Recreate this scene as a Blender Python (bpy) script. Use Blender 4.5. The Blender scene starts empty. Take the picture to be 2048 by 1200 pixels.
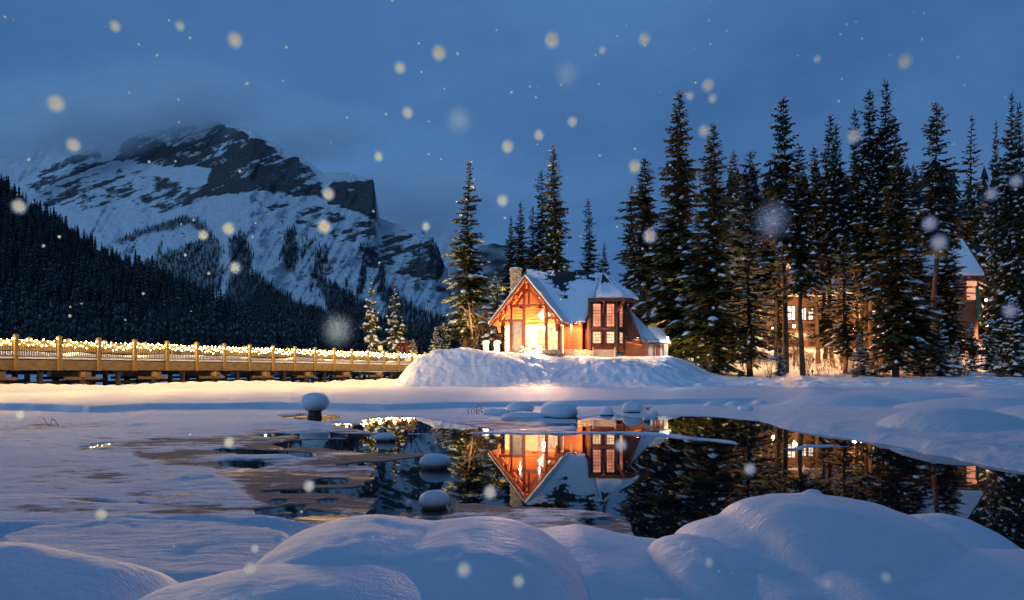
import bpy, math, random
import numpy as np
from mathutils import Vector, Matrix

random.seed(7)
RNG = np.random.default_rng(11)
scn = bpy.context.scene
COL = scn.collection

# ------------------------------------------------------------------ camera, sky, light
F, YH, CH = 1365.333, 744.0, 1.26          # focal length in px of a 2048 px frame, horizon row, camera height
cam_d = bpy.data.cameras.new('camera')
cam_d.sensor_width = 36.0
cam_d.lens = 24.0
cam_d.shift_y = (YH - 600.0) / 2048.0
cam_d.clip_start = 0.05
cam_d.clip_end = 40000.0
cam = bpy.data.objects.new('camera', cam_d)
cam.location = (0, 0, CH)
cam.rotation_euler = (math.radians(90), 0, 0)
COL.objects.link(cam)
scn.camera = cam

SUN_EL, SUN_ROT = 24.0, 215.0
world = bpy.data.worlds.new('World')
scn.world = world
world.use_nodes = True
wt = world.node_tree
wt.nodes.clear()
w_out = wt.nodes.new('ShaderNodeOutputWorld')
w_sky = wt.nodes.new('ShaderNodeTexSky')
w_sky.sky_type = 'NISHITA'
w_sky.sun_disc = False
w_sky.sun_elevation = math.radians(SUN_EL)
w_sky.sun_rotation = math.radians(SUN_ROT)
w_bg = wt.nodes.new('ShaderNodeBackground')
w_bg.inputs['Strength'].default_value = 0.05
w_mul = wt.nodes.new('ShaderNodeMixRGB')
w_mul.blend_type = 'MULTIPLY'
w_mul.inputs[0].default_value = 1.0
w_mul.inputs[2].default_value = (0.020, 0.026, 0.032, 1)
w_co = wt.nodes.new('ShaderNodeTexCoord')
w_noi = wt.nodes.new('ShaderNodeTexNoise')
w_noi.inputs['Scale'].default_value = 2.2
w_noi.inputs['Detail'].default_value = 6
w_noi.inputs['Roughness'].default_value = 0.55
w_map = wt.nodes.new('ShaderNodeMapping')
w_map.inputs['Scale'].default_value = (1, 1, 2.0)
w_map.inputs['Location'].default_value = (0.35, 0.1, 0.2)
w_ramp = wt.nodes.new('ShaderNodeValToRGB')
w_ramp.color_ramp.elements[0].position = 0.25
w_ramp.color_ramp.elements[0].color = (0.033, 0.104, 0.280, 1)
w_ramp.color_ramp.elements[1].position = 0.75
w_ramp.color_ramp.elements[1].color = (0.085, 0.208, 0.445, 1)
w_bg2 = wt.nodes.new('ShaderNodeBackground')
w_bg2.inputs['Strength'].default_value = 1.0
w_add = wt.nodes.new('ShaderNodeAddShader')
L = wt.links.new
L(w_sky.outputs[0], w_mul.inputs[1]); L(w_mul.outputs[0], w_bg.inputs['Color'])
L(w_co.outputs['Generated'], w_map.inputs[0]); L(w_map.outputs[0], w_noi.inputs['Vector'])
L(w_noi.outputs[0], w_ramp.inputs[0]); L(w_ramp.outputs[0], w_bg2.inputs['Color'])
L(w_bg.outputs[0], w_add.inputs[0]); L(w_bg2.outputs[0], w_add.inputs[1])
L(w_add.outputs[0], w_out.inputs['Surface'])

sun_d = bpy.data.lights.new('sun', 'SUN')
sun_d.energy = 0.85
sun_d.angle = math.radians(25)
sun_d.color = (0.32, 0.62, 1.0)
sun = bpy.data.objects.new('sun', sun_d)
sun.rotation_euler = (math.radians(90 - SUN_EL), 0, math.radians(SUN_ROT - 250))
COL.objects.link(sun)

scn.view_settings.view_transform = 'Standard'
scn.view_settings.look = 'None'
scn.view_settings.exposure = 0.0
scn.view_settings.gamma = 1.0
scn.view_settings.use_curve_mapping = False
scn.render.engine = 'CYCLES'
scn.cycles.max_bounces = 6
scn.cycles.diffuse_bounces = 3
scn.cycles.glossy_bounces = 3
scn.cycles.transparent_max_bounces = 12
scn.cycles.volume_bounces = 5
scn.cycles.use_denoising = True
scn.cycles.sample_clamp_indirect = 4.0
scn.cycles.caustics_reflective = False
scn.cycles.caustics_refractive = False

# ------------------------------------------------------------------ helpers
def P(u, v, Y):
    """world point seen at photo pixel (u, v) at distance Y"""
    return Vector(((u - 1024.0) / F * Y, Y, CH - (v - YH) / F * Y))

def GP(u, v, z=0.0):
    Y = (CH - z) * F / (v - YH)
    return Vector(((u - 1024.0) / F * Y, Y, z))

def sstep(x):
    x = np.clip(x, 0.0, 1.0)
    return x * x * (3 - 2 * x)

def _hash(ix, iy, seed):
    h = (ix.astype(np.int64) * 374761393 + iy.astype(np.int64) * 668265263 + seed * 974634777) & 0xFFFFFFFF
    h = ((h ^ (h >> 13)) * 1274126177) & 0xFFFFFFFF
    h = h ^ (h >> 16)
    return (h & 0xFFFFFF) / float(0xFFFFFF)

def vnoise(x, y, seed=0):
    x = np.asarray(x, dtype=float); y = np.asarray(y, dtype=float)
    ix, iy = np.floor(x), np.floor(y)
    fx, fy = x - ix, y - iy
    fx = fx * fx * (3 - 2 * fx); fy = fy * fy * (3 - 2 * fy)
    a = _hash(ix, iy, seed); b = _hash(ix + 1, iy, seed)
    c = _hash(ix, iy + 1, seed); d = _hash(ix + 1, iy + 1, seed)
    return (a * (1 - fx) + b * fx) * (1 - fy) + (c * (1 - fx) + d * fx) * fy

def fbm(x, y, octv=4, seed=0, gain=0.5):
    s = 0.0; a = 1.0; n = 0.0
    for k in range(octv):
        s = s + a * (vnoise(x * 2 ** k + 17.3 * k, y * 2 ** k - 9.1 * k, seed + k) - 0.5)
        n += a; a *= gain
    return s / n * 2.0                      # about -1..1

def poly_sd(px, py, poly, sy=1.0):
    """signed distance to a closed polygon, negative inside; y scaled by sy"""
    pts = np.array(poly, dtype=float)
    pts[:, 1] *= sy
    py = py * sy
    d = np.full(px.shape, 1e18)
    inside = np.zeros(px.shape, dtype=bool)
    n = len(pts)
    for i in range(n):
        ax, ay = pts[i]; bx, by = pts[(i + 1) % n]
        ex, ey = bx - ax, by - ay
        wx, wy = px - ax, py - ay
        t = np.clip((wx * ex + wy * ey) / (ex * ex + ey * ey + 1e-12), 0, 1)
        d = np.minimum(d, (wx - ex * t) ** 2 + (wy - ey * t) ** 2)
        c = ((ay > py) != (by > py)) & (px < (bx - ax) * (py - ay) / (by - ay + 1e-12) + ax)
        inside ^= c
    d = np.sqrt(d)
    return np.where(inside, -d, d)

def tag(o, label=None, cat=None, group=None, kind=None):
    if label: o['label'] = label
    if cat: o['category'] = cat
    if group: o['group'] = group
    if kind: o['kind'] = kind
    return o

def thing(name, loc, label, cat, group=None):
    o = bpy.data.objects.new(name, None)
    o.empty_display_size = 0.2
    COL.objects.link(o)
    o.location = loc
    return tag(o, label, cat, group)

def wloc(o):
    v = Vector((0, 0, 0))
    while o is not None:
        v = v + Vector(o.location)
        o = o.parent
    return v

def link_mesh(name, me, parent=None, loc=None):
    o = bpy.data.objects.new(name, me)
    COL.objects.link(o)
    if parent is not None:
        o.parent = parent
    if loc is not None:
        o.location = loc
    return o

def np_mesh(name, V, faces, mat=None, smooth=False):
    """fast mesh from an (n,3) array and an (m,k) index array"""
    V = np.asarray(V, dtype=np.float32)
    Fc = np.asarray(faces, dtype=np.int32)
    me = bpy.data.meshes.new(name)
    m, k = Fc.shape
    me.vertices.add(len(V)); me.vertices.foreach_set('co', V.ravel())
    me.loops.add(m * k); me.loops.foreach_set('vertex_index', Fc.ravel())
    me.polygons.add(m)
    me.polygons.foreach_set('loop_start', np.arange(0, m * k, k, dtype=np.int32))
    if smooth:
        me.polygons.foreach_set('use_smooth', np.ones(m, dtype=bool))
    me.update(calc_edges=True)
    if mat: me.materials.append(mat)
    return me

def grid_faces(nr, nc):
    i = np.arange(nr - 1)[:, None] * nc + np.arange(nc - 1)[None, :]
    i = i.ravel()
    return np.stack([i, i + 1, i + nc + 1, i + nc], axis=1)

def add_attr(me, name, data):
    a = me.attributes.new(name, 'FLOAT', 'POINT')
    a.data.foreach_set('value', np.asarray(data, dtype=np.float32).ravel())

class MB:
    """collects boxes, beams, tubes and prisms into one mesh (world coordinates)"""
    def __init__(s):
        s.v = []; s.f = []
    def add(s, vs, fs):
        n = len(s.v)
        s.v += [tuple(v) for v in vs]
        s.f += [tuple(i + n for i in f) for f in fs]
        return s
    def box(s, x0, x1, y0, y1, z0, z1):
        return s.add([(x0, y0, z0), (x1, y0, z0), (x1, y1, z0), (x0, y1, z0), (x0, y0, z1), (x1, y0, z1), (x1, y1, z1), (x0, y1, z1)],
                     [(0, 3, 2, 1), (4, 5, 6, 7), (0, 1, 5, 4), (1, 2, 6, 5), (2, 3, 7, 6), (3, 0, 4, 7)])
    def beam(s, p0, p1, w, h, up=(0, 0, 1)):
        p0 = Vector(p0); p1 = Vector(p1)
        d = (p1 - p0).normalized()
        up = Vector(up)
        if abs(d.dot(up)) > 0.98: up = Vector((0, 1, 0))
        a = d.cross(up).normalized(); b = a.cross(d).normalized()
        vs = []
        for p in (p0, p1):
            for i, j in ((-1, -1), (1, -1), (1, 1), (-1, 1)):
                vs.append(p + a * (i * w / 2) + b * (j * h / 2))
        return s.add(vs, [(0, 1, 2, 3), (7, 6, 5, 4), (0, 4, 5, 1), (1, 5, 6, 2), (2, 6, 7, 3), (3, 7, 4, 0)])
    def tube(s, p0, p1, r0, r1, n=8):
        p0 = Vector(p0); p1 = Vector(p1)
        d = (p1 - p0).normalized()
        up = Vector((0, 0, 1)) if abs(d.z) < 0.95 else Vector((1, 0, 0))
        a = d.cross(up).normalized(); b = a.cross(d)
        vs = []
        for p, r in ((p0, r0), (p1, r1)):
            for k in range(n):
                t = 2 * math.pi * k / n
                vs.append(p + a * (math.cos(t) * r) + b * (math.sin(t) * r))
        fs = [(k, (k + 1) % n, n + (k + 1) % n, n + k) for k in range(n)]
        fs += [tuple(range(n - 1, -1, -1)), tuple(range(n, 2 * n))]
        return s.add(vs, fs)
    def prism(s, pts, off):
        pts = [Vector(p) for p in pts]; off = Vector(off)
        n = len(pts)
        vs = pts + [p + off for p in pts]
        fs = [tuple(range(n - 1, -1, -1)), tuple(range(n, 2 * n))]
        fs += [(k, (k + 1) % n, n + (k + 1) % n, n + k) for k in range(n)]
        return s.add(vs, fs)
    def blob(s, c, rx, ry, rz, nu=10, nv=6, flat=0.0, jit=0.08):
        c = Vector(c); vs = []; fs = []
        for j in range(nv + 1):
            ph = math.pi * j / nv
            for i in range(nu):
                t = 2 * math.pi * i / nu
                k = 1 + random.uniform(-jit, jit)
                z = math.cos(ph)
                z = max(z, -1 + flat)
                vs.append((c.x + rx * k * math.sin(ph) * math.cos(t), c.y + ry * k * math.sin(ph) * math.sin(t), c.z + rz * z))
        for j in range(nv):
            for i in range(nu):
                fs.append((j * nu + i, (j + 1) * nu + i, (j + 1) * nu + (i + 1) % nu, j * nu + (i + 1) % nu))
        return s.add(vs, fs)
    def mesh(s, name, mat, smooth=False, org=(0, 0, 0)):
        me = bpy.data.meshes.new(name)
        o = Vector(org)
        me.from_pydata([(v[0] - o.x, v[1] - o.y, v[2] - o.z) for v in s.v], [], s.f)
        me.update()
        if smooth:
            me.polygons.foreach_set('use_smooth', [True] * len(me.polygons))
        if mat: me.materials.append(mat)
        return me
    def build(s, name, mat, parent=None, smooth=False, **props):
        o = link_mesh(name, s.mesh(name, mat, smooth, wloc(parent) if parent is not None else (0, 0, 0)), parent)
        return tag(o, **props)

def copy_tree(o, parent=None):
    c = o.copy(); COL.objects.link(c)
    if parent is not None: c.parent = parent
    for ch in list(o.children): copy_tree(ch, c)
    return c

# ------------------------------------------------------------------ materials
def nmat(name):
    m = bpy.data.materials.new(name); m.use_nodes = True
    nt = m.node_tree
    return m, nt, nt.nodes['Principled BSDF']

def N(nt, t, **kw):
    n = nt.nodes.new(t)
    for k, v in kw.items():
        if k in n.inputs: n.inputs[k].default_value = v
        else: setattr(n, k, v)
    return n

def coords(nt, scale=(1, 1, 1), kind='Object'):
    c = N(nt, 'ShaderNodeTexCoord'); mp = N(nt, 'ShaderNodeMapping')
    mp.inputs['Scale'].default_value = scale
    nt.links.new(c.outputs[kind], mp.inputs[0])
    return mp.outputs[0]

def world_co(nt, scale=(1, 1, 1)):
    g = N(nt, 'ShaderNodeNewGeometry'); mp = N(nt, 'ShaderNodeMapping')
    mp.inputs['Scale'].default_value = scale
    nt.links.new(g.outputs['Position'], mp.inputs[0])
    return mp.outputs[0]

def ramp(nt, src, stops):
    r = N(nt, 'ShaderNodeValToRGB')
    e = r.color_ramp.elements
    e[0].position, e[0].color = stops[0][0], (*stops[0][1], 1)
    e[1].position, e[1].color = stops[-1][0], (*stops[-1][1], 1)
    for p, c in stops[1:-1]:
        x = e.new(p); x.color = (*c, 1)
    nt.links.new(src, r.inputs[0])
    return r.outputs[0]

def bump(nt, bsdf, h, strength=0.3, dist=0.05, prev=None):
    b = N(nt, 'ShaderNodeBump'); b.inputs['Strength'].default_value = strength; b.inputs['Distance'].default_value = dist
    nt.links.new(h, b.inputs['Height'])
    if prev is not None: nt.links.new(prev, b.inputs['Normal'])
    if bsdf is not None: nt.links.new(b.outputs[0], bsdf.inputs['Normal'])
    return b.outputs[0]

def noise(nt, vec, scale, detail=4, rough=0.5, dist=0.0):
    n = N(nt, 'ShaderNodeTexNoise', Scale=scale, Detail=detail, Roughness=rough, Distortion=dist)
    nt.links.new(vec, n.inputs['Vector'])
    return n.outputs[0]

def mat_simple(name, c0, c1, scale=3.0, rough=0.7, stretch=(1, 1, 1), bs=0.3, bd=0.02, metal=0.0, detail=5):
    m, nt, b = nmat(name)
    v = world_co(nt, stretch) if name.startswith('w_') else coords(nt, stretch)
    n = noise(nt, v, scale, detail)
    nt.links.new(ramp(nt, n, [(0.3, c0), (0.7, c1)]), b.inputs['Base Color'])
    b.inputs['Roughness'].default_value = rough
    b.inputs['Metallic'].default_value = metal
    if bs: bump(nt, b, n, bs, bd)
    return m

def mat_snow(name, s1=1.2, d1=0.10, s2=14, d2=0.012, k1=0.5, k2=0.5, col=(0.74, 0.77, 0.82), stretch=(1, 1, 1), s3=90, d3=0.003):
    m, nt, b = nmat(name)
    v = world_co(nt, stretch)
    a = noise(nt, v, s1, 4); c = noise(nt, v, s2, 5, 0.6); d = noise(nt, world_co(nt), s3, 2)
    x = bump(nt, None, a, k1, d1)
    x = bump(nt, None, c, k2, d2, x)
    bump(nt, b, d, 0.5, d3, x)
    lo = tuple(k * 0.93 for k in col)
    nt.links.new(ramp(nt, c, [(0.3, lo), (0.7, col)]), b.inputs['Base Color'])
    b.inputs['Roughness'].default_value = 0.55
    b.inputs['Specular IOR Level'].default_value = 0.25
    return m

def mat_emit(name, col, strength, vary=0.0, scale=3.0, sample=True):
    m = bpy.data.materials.new(name); m.use_nodes = True
    nt = m.node_tree; nt.nodes.clear()
    o = N(nt, 'ShaderNodeOutputMaterial'); e = N(nt, 'ShaderNodeEmission')
    e.inputs['Color'].default_value = (*col, 1); e.inputs['Strength'].default_value = strength
    if vary:
        n = noise(nt, world_co(nt), scale, 2)
        mr = N(nt, 'ShaderNodeMapRange'); mr.inputs['From Min'].default_value = 0.3; mr.inputs['From Max'].default_value = 0.7
        mr.inputs['To Min'].default_value = strength * (1 - vary); mr.inputs['To Max'].default_value = strength * (1 + vary)
        nt.links.new(n, mr.inputs['Value']); nt.links.new(mr.outputs[0], e.inputs['Strength'])
    nt.links.new(e.outputs[0], o.inputs['Surface'])
    if not sample:
        m.cycles.emission_sampling = 'NONE'
    return m

M = {}
M['snow'] = mat_snow('snow', 1.0, 0.05, 9, 0.015, 0.4, 0.5)
M['fresh_snow'] = mat_snow('fresh_snow', 2.4, 0.05, 22, 0.014, 0.5, 0.7, stretch=(0.8, 1.4, 1), s3=90, d3=0.008)
M['bank_snow'] = mat_snow('bank_snow', 1.6, 0.22, 6, 0.05, 0.7, 0.6)
M['roof_snow'] = mat_snow('roof_snow', 0.8, 0.06, 5, 0.02, 0.4, 0.5, col=(0.78, 0.81, 0.86))
M['cedar'] = mat_simple('cedar', (0.36, 0.105, 0.034), (0.56, 0.19, 0.068), 2.5, 0.6, (0.6, 0.6, 9), 0.3, 0.01)
M['beam_wood'] = mat_simple('beam_wood', (0.26, 0.075, 0.026), (0.40, 0.135, 0.048), 3, 0.6, (3, 3, 1), 0.3, 0.01)
M['red_wood'] = mat_simple('red_wood', (0.13, 0.026, 0.014), (0.24, 0.055, 0.028), 2.5, 0.6, (4, 4, 0.7), 0.3, 0.01)
M['dark_trim'] = mat_simple('dark_trim', (0.07, 0.033, 0.022), (0.13, 0.06, 0.036), 4, 0.6, (1, 1, 1), 0.2, 0.01)
M['shingle'] = mat_simple('shingle', (0.010, 0.010, 0.012), (0.032, 0.027, 0.026), 6, 0.85, (2, 2, 6), 0.4, 0.02)
M['stone'] = mat_simple('stone', (0.24, 0.19, 0.15), (0.48, 0.41, 0.33), 4, 0.8, (1, 1, 1), 0.5, 0.03)
M['pale_stone'] = mat_simple('pale_stone', (0.42, 0.36, 0.29), (0.66, 0.58, 0.48), 5, 0.8, (1, 1, 1), 0.5, 0.03)
M['bridge_wood'] = mat_simple('bridge_wood', (0.13, 0.088, 0.030), (0.24, 0.165, 0.062), 2.2, 0.75, (1, 1, 5), 0.35, 0.012)
M['weathered'] = mat_simple('weathered', (0.10, 0.065, 0.035), (0.20, 0.135, 0.075), 2, 0.8, (1, 1, 4), 0.35, 0.012)
M['piling'] = mat_simple('piling', (0.018, 0.014, 0.011), (0.05, 0.036, 0.026), 3, 0.85, (1, 1, 0.5), 0.4, 0.03)
M['iron'] = mat_simple('iron', (0.012, 0.011, 0.010), (0.028, 0.024, 0.02), 8, 0.5, bs=0.1, metal=0.4)
M['bark'] = mat_simple('bark', (0.035, 0.024, 0.017), (0.11, 0.072, 0.048), 5, 0.9, (3, 3, 0.6), 0.7, 0.05)
M['twig'] = mat_simple('twig', (0.05, 0.028, 0.02), (0.12, 0.07, 0.045), 5, 0.85, bs=0)
M['red_twig'] = mat_simple('red_twig', (0.09, 0.025, 0.022), (0.17, 0.05, 0.04), 5, 0.85, bs=0)
M['rock'] = mat_simple('rock', (0.03, 0.03, 0.03), (0.10, 0.095, 0.09), 4, 0.8, bs=0.6, bd=0.05)
M['wet_wood'] = mat_simple('wet_wood', (0.012, 0.010, 0.008), (0.05, 0.035, 0.022), 5, 0.6, (3, 3, 0.6), 0.6, 0.03)
M['lodge_wall'] = mat_simple('lodge_wall', (0.09, 0.045, 0.024), (0.17, 0.09, 0.048), 2, 0.7, (1, 1, 8), 0.3, 0.01)
M['green_paint'] = mat_simple('green_paint', (0.018, 0.10, 0.055), (0.035, 0.16, 0.09), 3, 0.6, bs=0.1)
M['pale_green'] = mat_simple('pale_green', (0.14, 0.26, 0.22), (0.22, 0.36, 0.31), 3, 0.6, bs=0.1)
M['pale_board'] = mat_simple('pale_board', (0.40, 0.31, 0.23), (0.58, 0.47, 0.36), 3, 0.7, (1, 1, 8), 0.2, 0.01)
M['cream_wall'] = mat_simple('cream_wall', (0.55, 0.50, 0.42), (0.70, 0.64, 0.56), 3, 0.7, bs=0.1)
M['red_paint'] = mat_simple('red_paint', (0.30, 0.05, 0.03), (0.42, 0.08, 0.05), 3, 0.5, bs=0.1)

def mat_needles(name, c0, c1):
    m, nt, b = nmat(name)
    n = noise(nt, coords(nt), 1.3, 3)
    nt.links.new(ramp(nt, n, [(0.3, c0), (0.7, c1)]), b.inputs['Base Color'])
    b.inputs['Roughness'].default_value = 0.7
    b.inputs['Specular IOR Level'].default_value = 0.2
    return m
M['needles'] = mat_needles('needles', (0.040, 0.052, 0.018), (0.100, 0.098, 0.036))
M['needles_dark'] = mat_needles('needles_dark', (0.026, 0.036, 0.018), (0.062, 0.068, 0.030))

def mat_far_tree():
    m, nt, b = nmat('far_conifers')
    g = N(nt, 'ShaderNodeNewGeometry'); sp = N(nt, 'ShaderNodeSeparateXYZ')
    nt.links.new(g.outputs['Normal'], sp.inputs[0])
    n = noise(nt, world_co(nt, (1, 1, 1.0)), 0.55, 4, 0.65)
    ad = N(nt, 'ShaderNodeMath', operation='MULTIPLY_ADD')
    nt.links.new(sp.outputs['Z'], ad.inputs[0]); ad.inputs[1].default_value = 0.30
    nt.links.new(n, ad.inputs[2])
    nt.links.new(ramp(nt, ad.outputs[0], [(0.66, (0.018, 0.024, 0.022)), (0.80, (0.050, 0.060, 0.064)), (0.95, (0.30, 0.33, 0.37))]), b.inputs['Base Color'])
    b.inputs['Roughness'].default_value = 0.9
    b.inputs['Specular IOR Level'].default_value = 0.1
    return m
M['far_tree'] = mat_far_tree()

def mat_mountain():
    m, nt, b = nmat('mountain')
    at = N(nt, 'ShaderNodeAttribute'); at.attribute_name = 'rock'
    at2 = N(nt, 'ShaderNodeAttribute'); at2.attribute_name = 'wood'
    n1 = noise(nt, world_co(nt, (0.7, 0.3, 2.4)), 0.013, 9, 0.68)
    n2 = noise(nt, world_co(nt, (1, 1, 3)), 0.05, 5, 0.6)
    # fine breakup of the snow line
    ma = N(nt, 'ShaderNodeMath', operation='MULTIPLY_ADD'); nt.links.new(n1, ma.inputs[0]); ma.inputs[1].default_value = 1.6
    nt.links.new(at.outputs['Fac'], ma.inputs[2])
    rk = ramp(nt, ma.outputs[0], [(0.0, (0, 0, 0)), (1.0, (1, 1, 1))])
    mr = N(nt, 'ShaderNodeMapRange'); nt.links.new(ma.outputs[0], mr.inputs['Value'])
    mr.inputs['From Min'].default_value = 1.24; mr.inputs['From Max'].default_value = 1.42
    rockc = ramp(nt, n2, [(0.3, (0.050, 0.050, 0.054)), (0.7, (0.15, 0.145, 0.145))])
    snowc = ramp(nt, n2, [(0.3, (0.76, 0.80, 0.84)), (0.7, (0.88, 0.90, 0.92))])
    mx = N(nt, 'ShaderNodeMixRGB'); nt.links.new(mr.outputs[0], mx.inputs[0])
    nt.links.new(snowc, mx.inputs[1]); nt.links.new(rockc, mx.inputs[2])
    mw = N(nt, 'ShaderNodeMixRGB'); nt.links.new(at2.outputs['Fac'], mw.inputs[0])
    nt.links.new(mx.outputs[0], mw.inputs[1]); mw.inputs[2].default_value = (0.030, 0.038, 0.036, 1)
    nt.links.new(mw.outputs[0], b.inputs['Base Color'])
    bump(nt, b, n2, 0.8, 12, bump(nt, None, n1, 1.0, 60))
    b.inputs['Roughness'].default_value = 0.9
    b.inputs['Specular IOR Level'].default_value = 0.1
    return m
M['mountain'] = mat_mountain()

def mat_lake():
    """snow over lake ice; 'thin' = 1 where bare grey ice shows"""
    m, nt, b = nmat('lake_snow')
    at = N(nt, 'ShaderNodeAttribute'); at.attribute_name = 'thin'
    n = noise(nt, world_co(nt, (0.8, 1.7, 1)), 2.2, 9, 0.74)
    n2 = noise(nt, world_co(nt), 28, 4, 0.6)
    n3 = noise(nt, world_co(nt, (0.5, 1.3, 1)), 0.9, 4, 0.6)
    ma = N(nt, 'ShaderNodeMath', operation='MULTIPLY_ADD'); nt.links.new(n, ma.inputs[0]); ma.inputs[1].default_value = -1.75
    nt.links.new(at.outputs['Fac'], ma.inputs[2])
    mr = N(nt, 'ShaderNodeMapRange'); nt.links.new(ma.outputs[0], mr.inputs['Value'])
    mr.inputs['From Min'].default_value = -0.12; mr.inputs['From Max'].default_value = 0.08
    ice = ramp(nt, n2, [(0.3, (0.034, 0.041, 0.052)), (0.7, (0.095, 0.108, 0.125))])
    sn = ramp(nt, n2, [(0.3, (0.54, 0.57, 0.62)), (0.7, (0.70, 0.73, 0.78))])
    mx = N(nt, 'ShaderNodeMixRGB'); nt.links.new(mr.outputs[0], mx.inputs[0]); nt.links.new(sn, mx.inputs[1]); nt.links.new(ice, mx.inputs[2])
    nt.links.new(mx.outputs[0], b.inputs['Base Color'])
    ro = N(nt, 'ShaderNodeMapRange'); nt.links.new(n3, ro.inputs['Value'])
    ro.inputs['From Min'].default_value = 0.54; ro.inputs['From Max'].default_value = 0.64
    ro.inputs['To Min'].default_value = 0.75; ro.inputs['To Max'].default_value = 0.36
    mr2 = N(nt, 'ShaderNodeMixRGB'); nt.links.new(mr.outputs[0], mr2.inputs[0]); mr2.inputs[1].default_value = (.65, .65, .65, 1); nt.links.new(ro.outputs[0], mr2.inputs[2])
    nt.links.new(mr2.outputs[0], b.inputs['Roughness'])
    b.inputs['Specular IOR Level'].default_value = 0.38
    rip = noise(nt, world_co(nt, (0.9, 2.2, 1)), 4.0, 5, 0.6)
    x = bump(nt, None, rip, 0.7, 0.085)
    bump(nt, b, n2, 0.5, 0.008, x)
    return m
M['lake'] = mat_lake()

def mat_water():
    m, nt, b = nmat('water')
    b.inputs['Base Color'].default_value = (0.006, 0.009, 0.012, 1)
    b.inputs['Roughness'].default_value = 0.012
    b.inputs['IOR'].default_value = 1.33
    b.inputs['Specular IOR Level'].default_value = 0.85
    n = noise(nt, world_co(nt, (1, 0.5, 1)), 0.8, 2)
    bump(nt, b, n, 0.06, 0.02)
    return m
M['water'] = mat_water()
M['bulb'] = mat_emit('bulb', (1.0, 0.64, 0.24), 55, sample=False)
M['lit_pink'] = mat_emit('lit_pink', (1.0, 0.34, 0.20), 1.25, 0.35, 1.6)
M['lit_warm'] = mat_emit('lit_warm', (1.0, 0.64, 0.38), 1.5, 0.4, 2.5)
M['lit_white'] = mat_emit('lit_white', (1.0, 0.86, 0.66), 2.2, 0.2, 2.0)
M['lit_amber'] = mat_emit('lit_amber', (1.0, 0.50, 0.16), 1.0, 0.4, 2.0)
M['lantern'] = mat_emit('lantern', (1.0, 0.76, 0.46), 26, sample=False)
M['lantern_cool'] = mat_emit('lantern_cool', (0.82, 0.95, 1.0), 16, sample=False)

def lamp(name, loc, power, col, radius=0.08, parent=None, spot=None, aim=None, blend=0.3, smooth=6.0):
    d = bpy.data.lights.new(name, 'SPOT' if spot else 'POINT')
    d.use_nodes = True
    em = d.node_tree.nodes['Emission']
    fo = d.node_tree.nodes.new('ShaderNodeLightFalloff')
    fo.inputs['Strength'].default_value = 1.0; fo.inputs['Smooth'].default_value = smooth
    d.node_tree.links.new(fo.outputs['Quadratic'], em.inputs['Strength'])
    d.energy = power; d.color = col; d.shadow_soft_size = radius
    o = bpy.data.objects.new(name, d)
    COL.objects.link(o)
    o.location = Vector(loc) - (wloc(parent) if parent is not None else Vector((0, 0, 0)))
    if parent is not None: o.parent = parent
    if spot:
        d.spot_size = math.radians(spot); d.spot_blend = blend
        o.rotation_euler = (Vector(aim) - Vector(loc)).to_track_quat('-Z', 'Y').to_euler()
    return o

# ------------------------------------------------------------------ land: bank under the house, island and right-hand shore
CREST = np.array([(760, 772), (790, 768), (812, 740), (835, 716), (868, 701), (920, 696), (1000, 704), (1060, 709), (1130, 714), (1200, 716),
                  (1260, 719), (1320, 727), (1380, 744), (1410, 756), (1500, 760)], dtype=float)
def land_z(X, Y, detail=True):
    X = np.asarray(X, dtype=float); Y = np.asarray(Y, dtype=float)
    u = 1024 + F * X / np.maximum(Y, 1)
    u51 = 1024 + F * X / 51.0
    vc = np.interp(np.where(Y < 53, u, u51), CREST[:, 0], CREST[:, 1])
    hc = CH + (YH - vc) * 51.0 / F
    foot = 46.3 + 0.5 * fbm(X * 0.25, X * 0, 2, 5)
    s = sstep((Y - foot) / (51.0 - foot)) ** 0.85
    base_l = np.interp(Y, [40, 46, 50, 70], [0.05, 0.2, 0.3, 0.1])
    mound = base_l + (hc - base_l) * s
    plate = np.interp(Y, [51, 54, 70, 90, 200], [2.3, 2.5, 2.7, 3.2, 6])
    q = sstep((Y - 51.0) / 3.0)
    zl = mound * (1 - q) + np.maximum(plate, np.minimum(hc, 3.0)) * q
    border = np.interp(Y, [50, 58, 62, 66, 74, 95, 130], [-8.6, -8.8, -10.5, -15, -18.5, -19, -12])
    wl = np.where(Y > 51.5, sstep((X - border) / 2.6), 1.0)
    zl = base_l * (1 - wl) + zl * wl
    zr = np.interp(Y, [40, 44, 50, 60, 66, 75, 90, 120, 220], [0.1, 0.2, 0.42, 0.98, 1.6, 3.0, 5.0, 9.5, 22])
    w = sstep((u - 1335) / 120.0)
    z = zl * (1 - w) + zr * w
    if detail:
        lump = fbm(X * 0.9, Y * 0.9, 4, 21) * 0.20 + fbm(X * 2.6, Y * 2.6, 3, 31) * 0.07
        on = sstep((Y - 46.0) / 3.0) * np.where(Y < 52.5, 1.0, 0.55)
        z = z + lump * on * np.where(w > 0.5, 1.2, 1.0)
        z = z + w * 0.5 * fbm(X * 0.16, Y * 0.16, 3, 41) * sstep((Y - 58) / 12)
    return z

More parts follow.
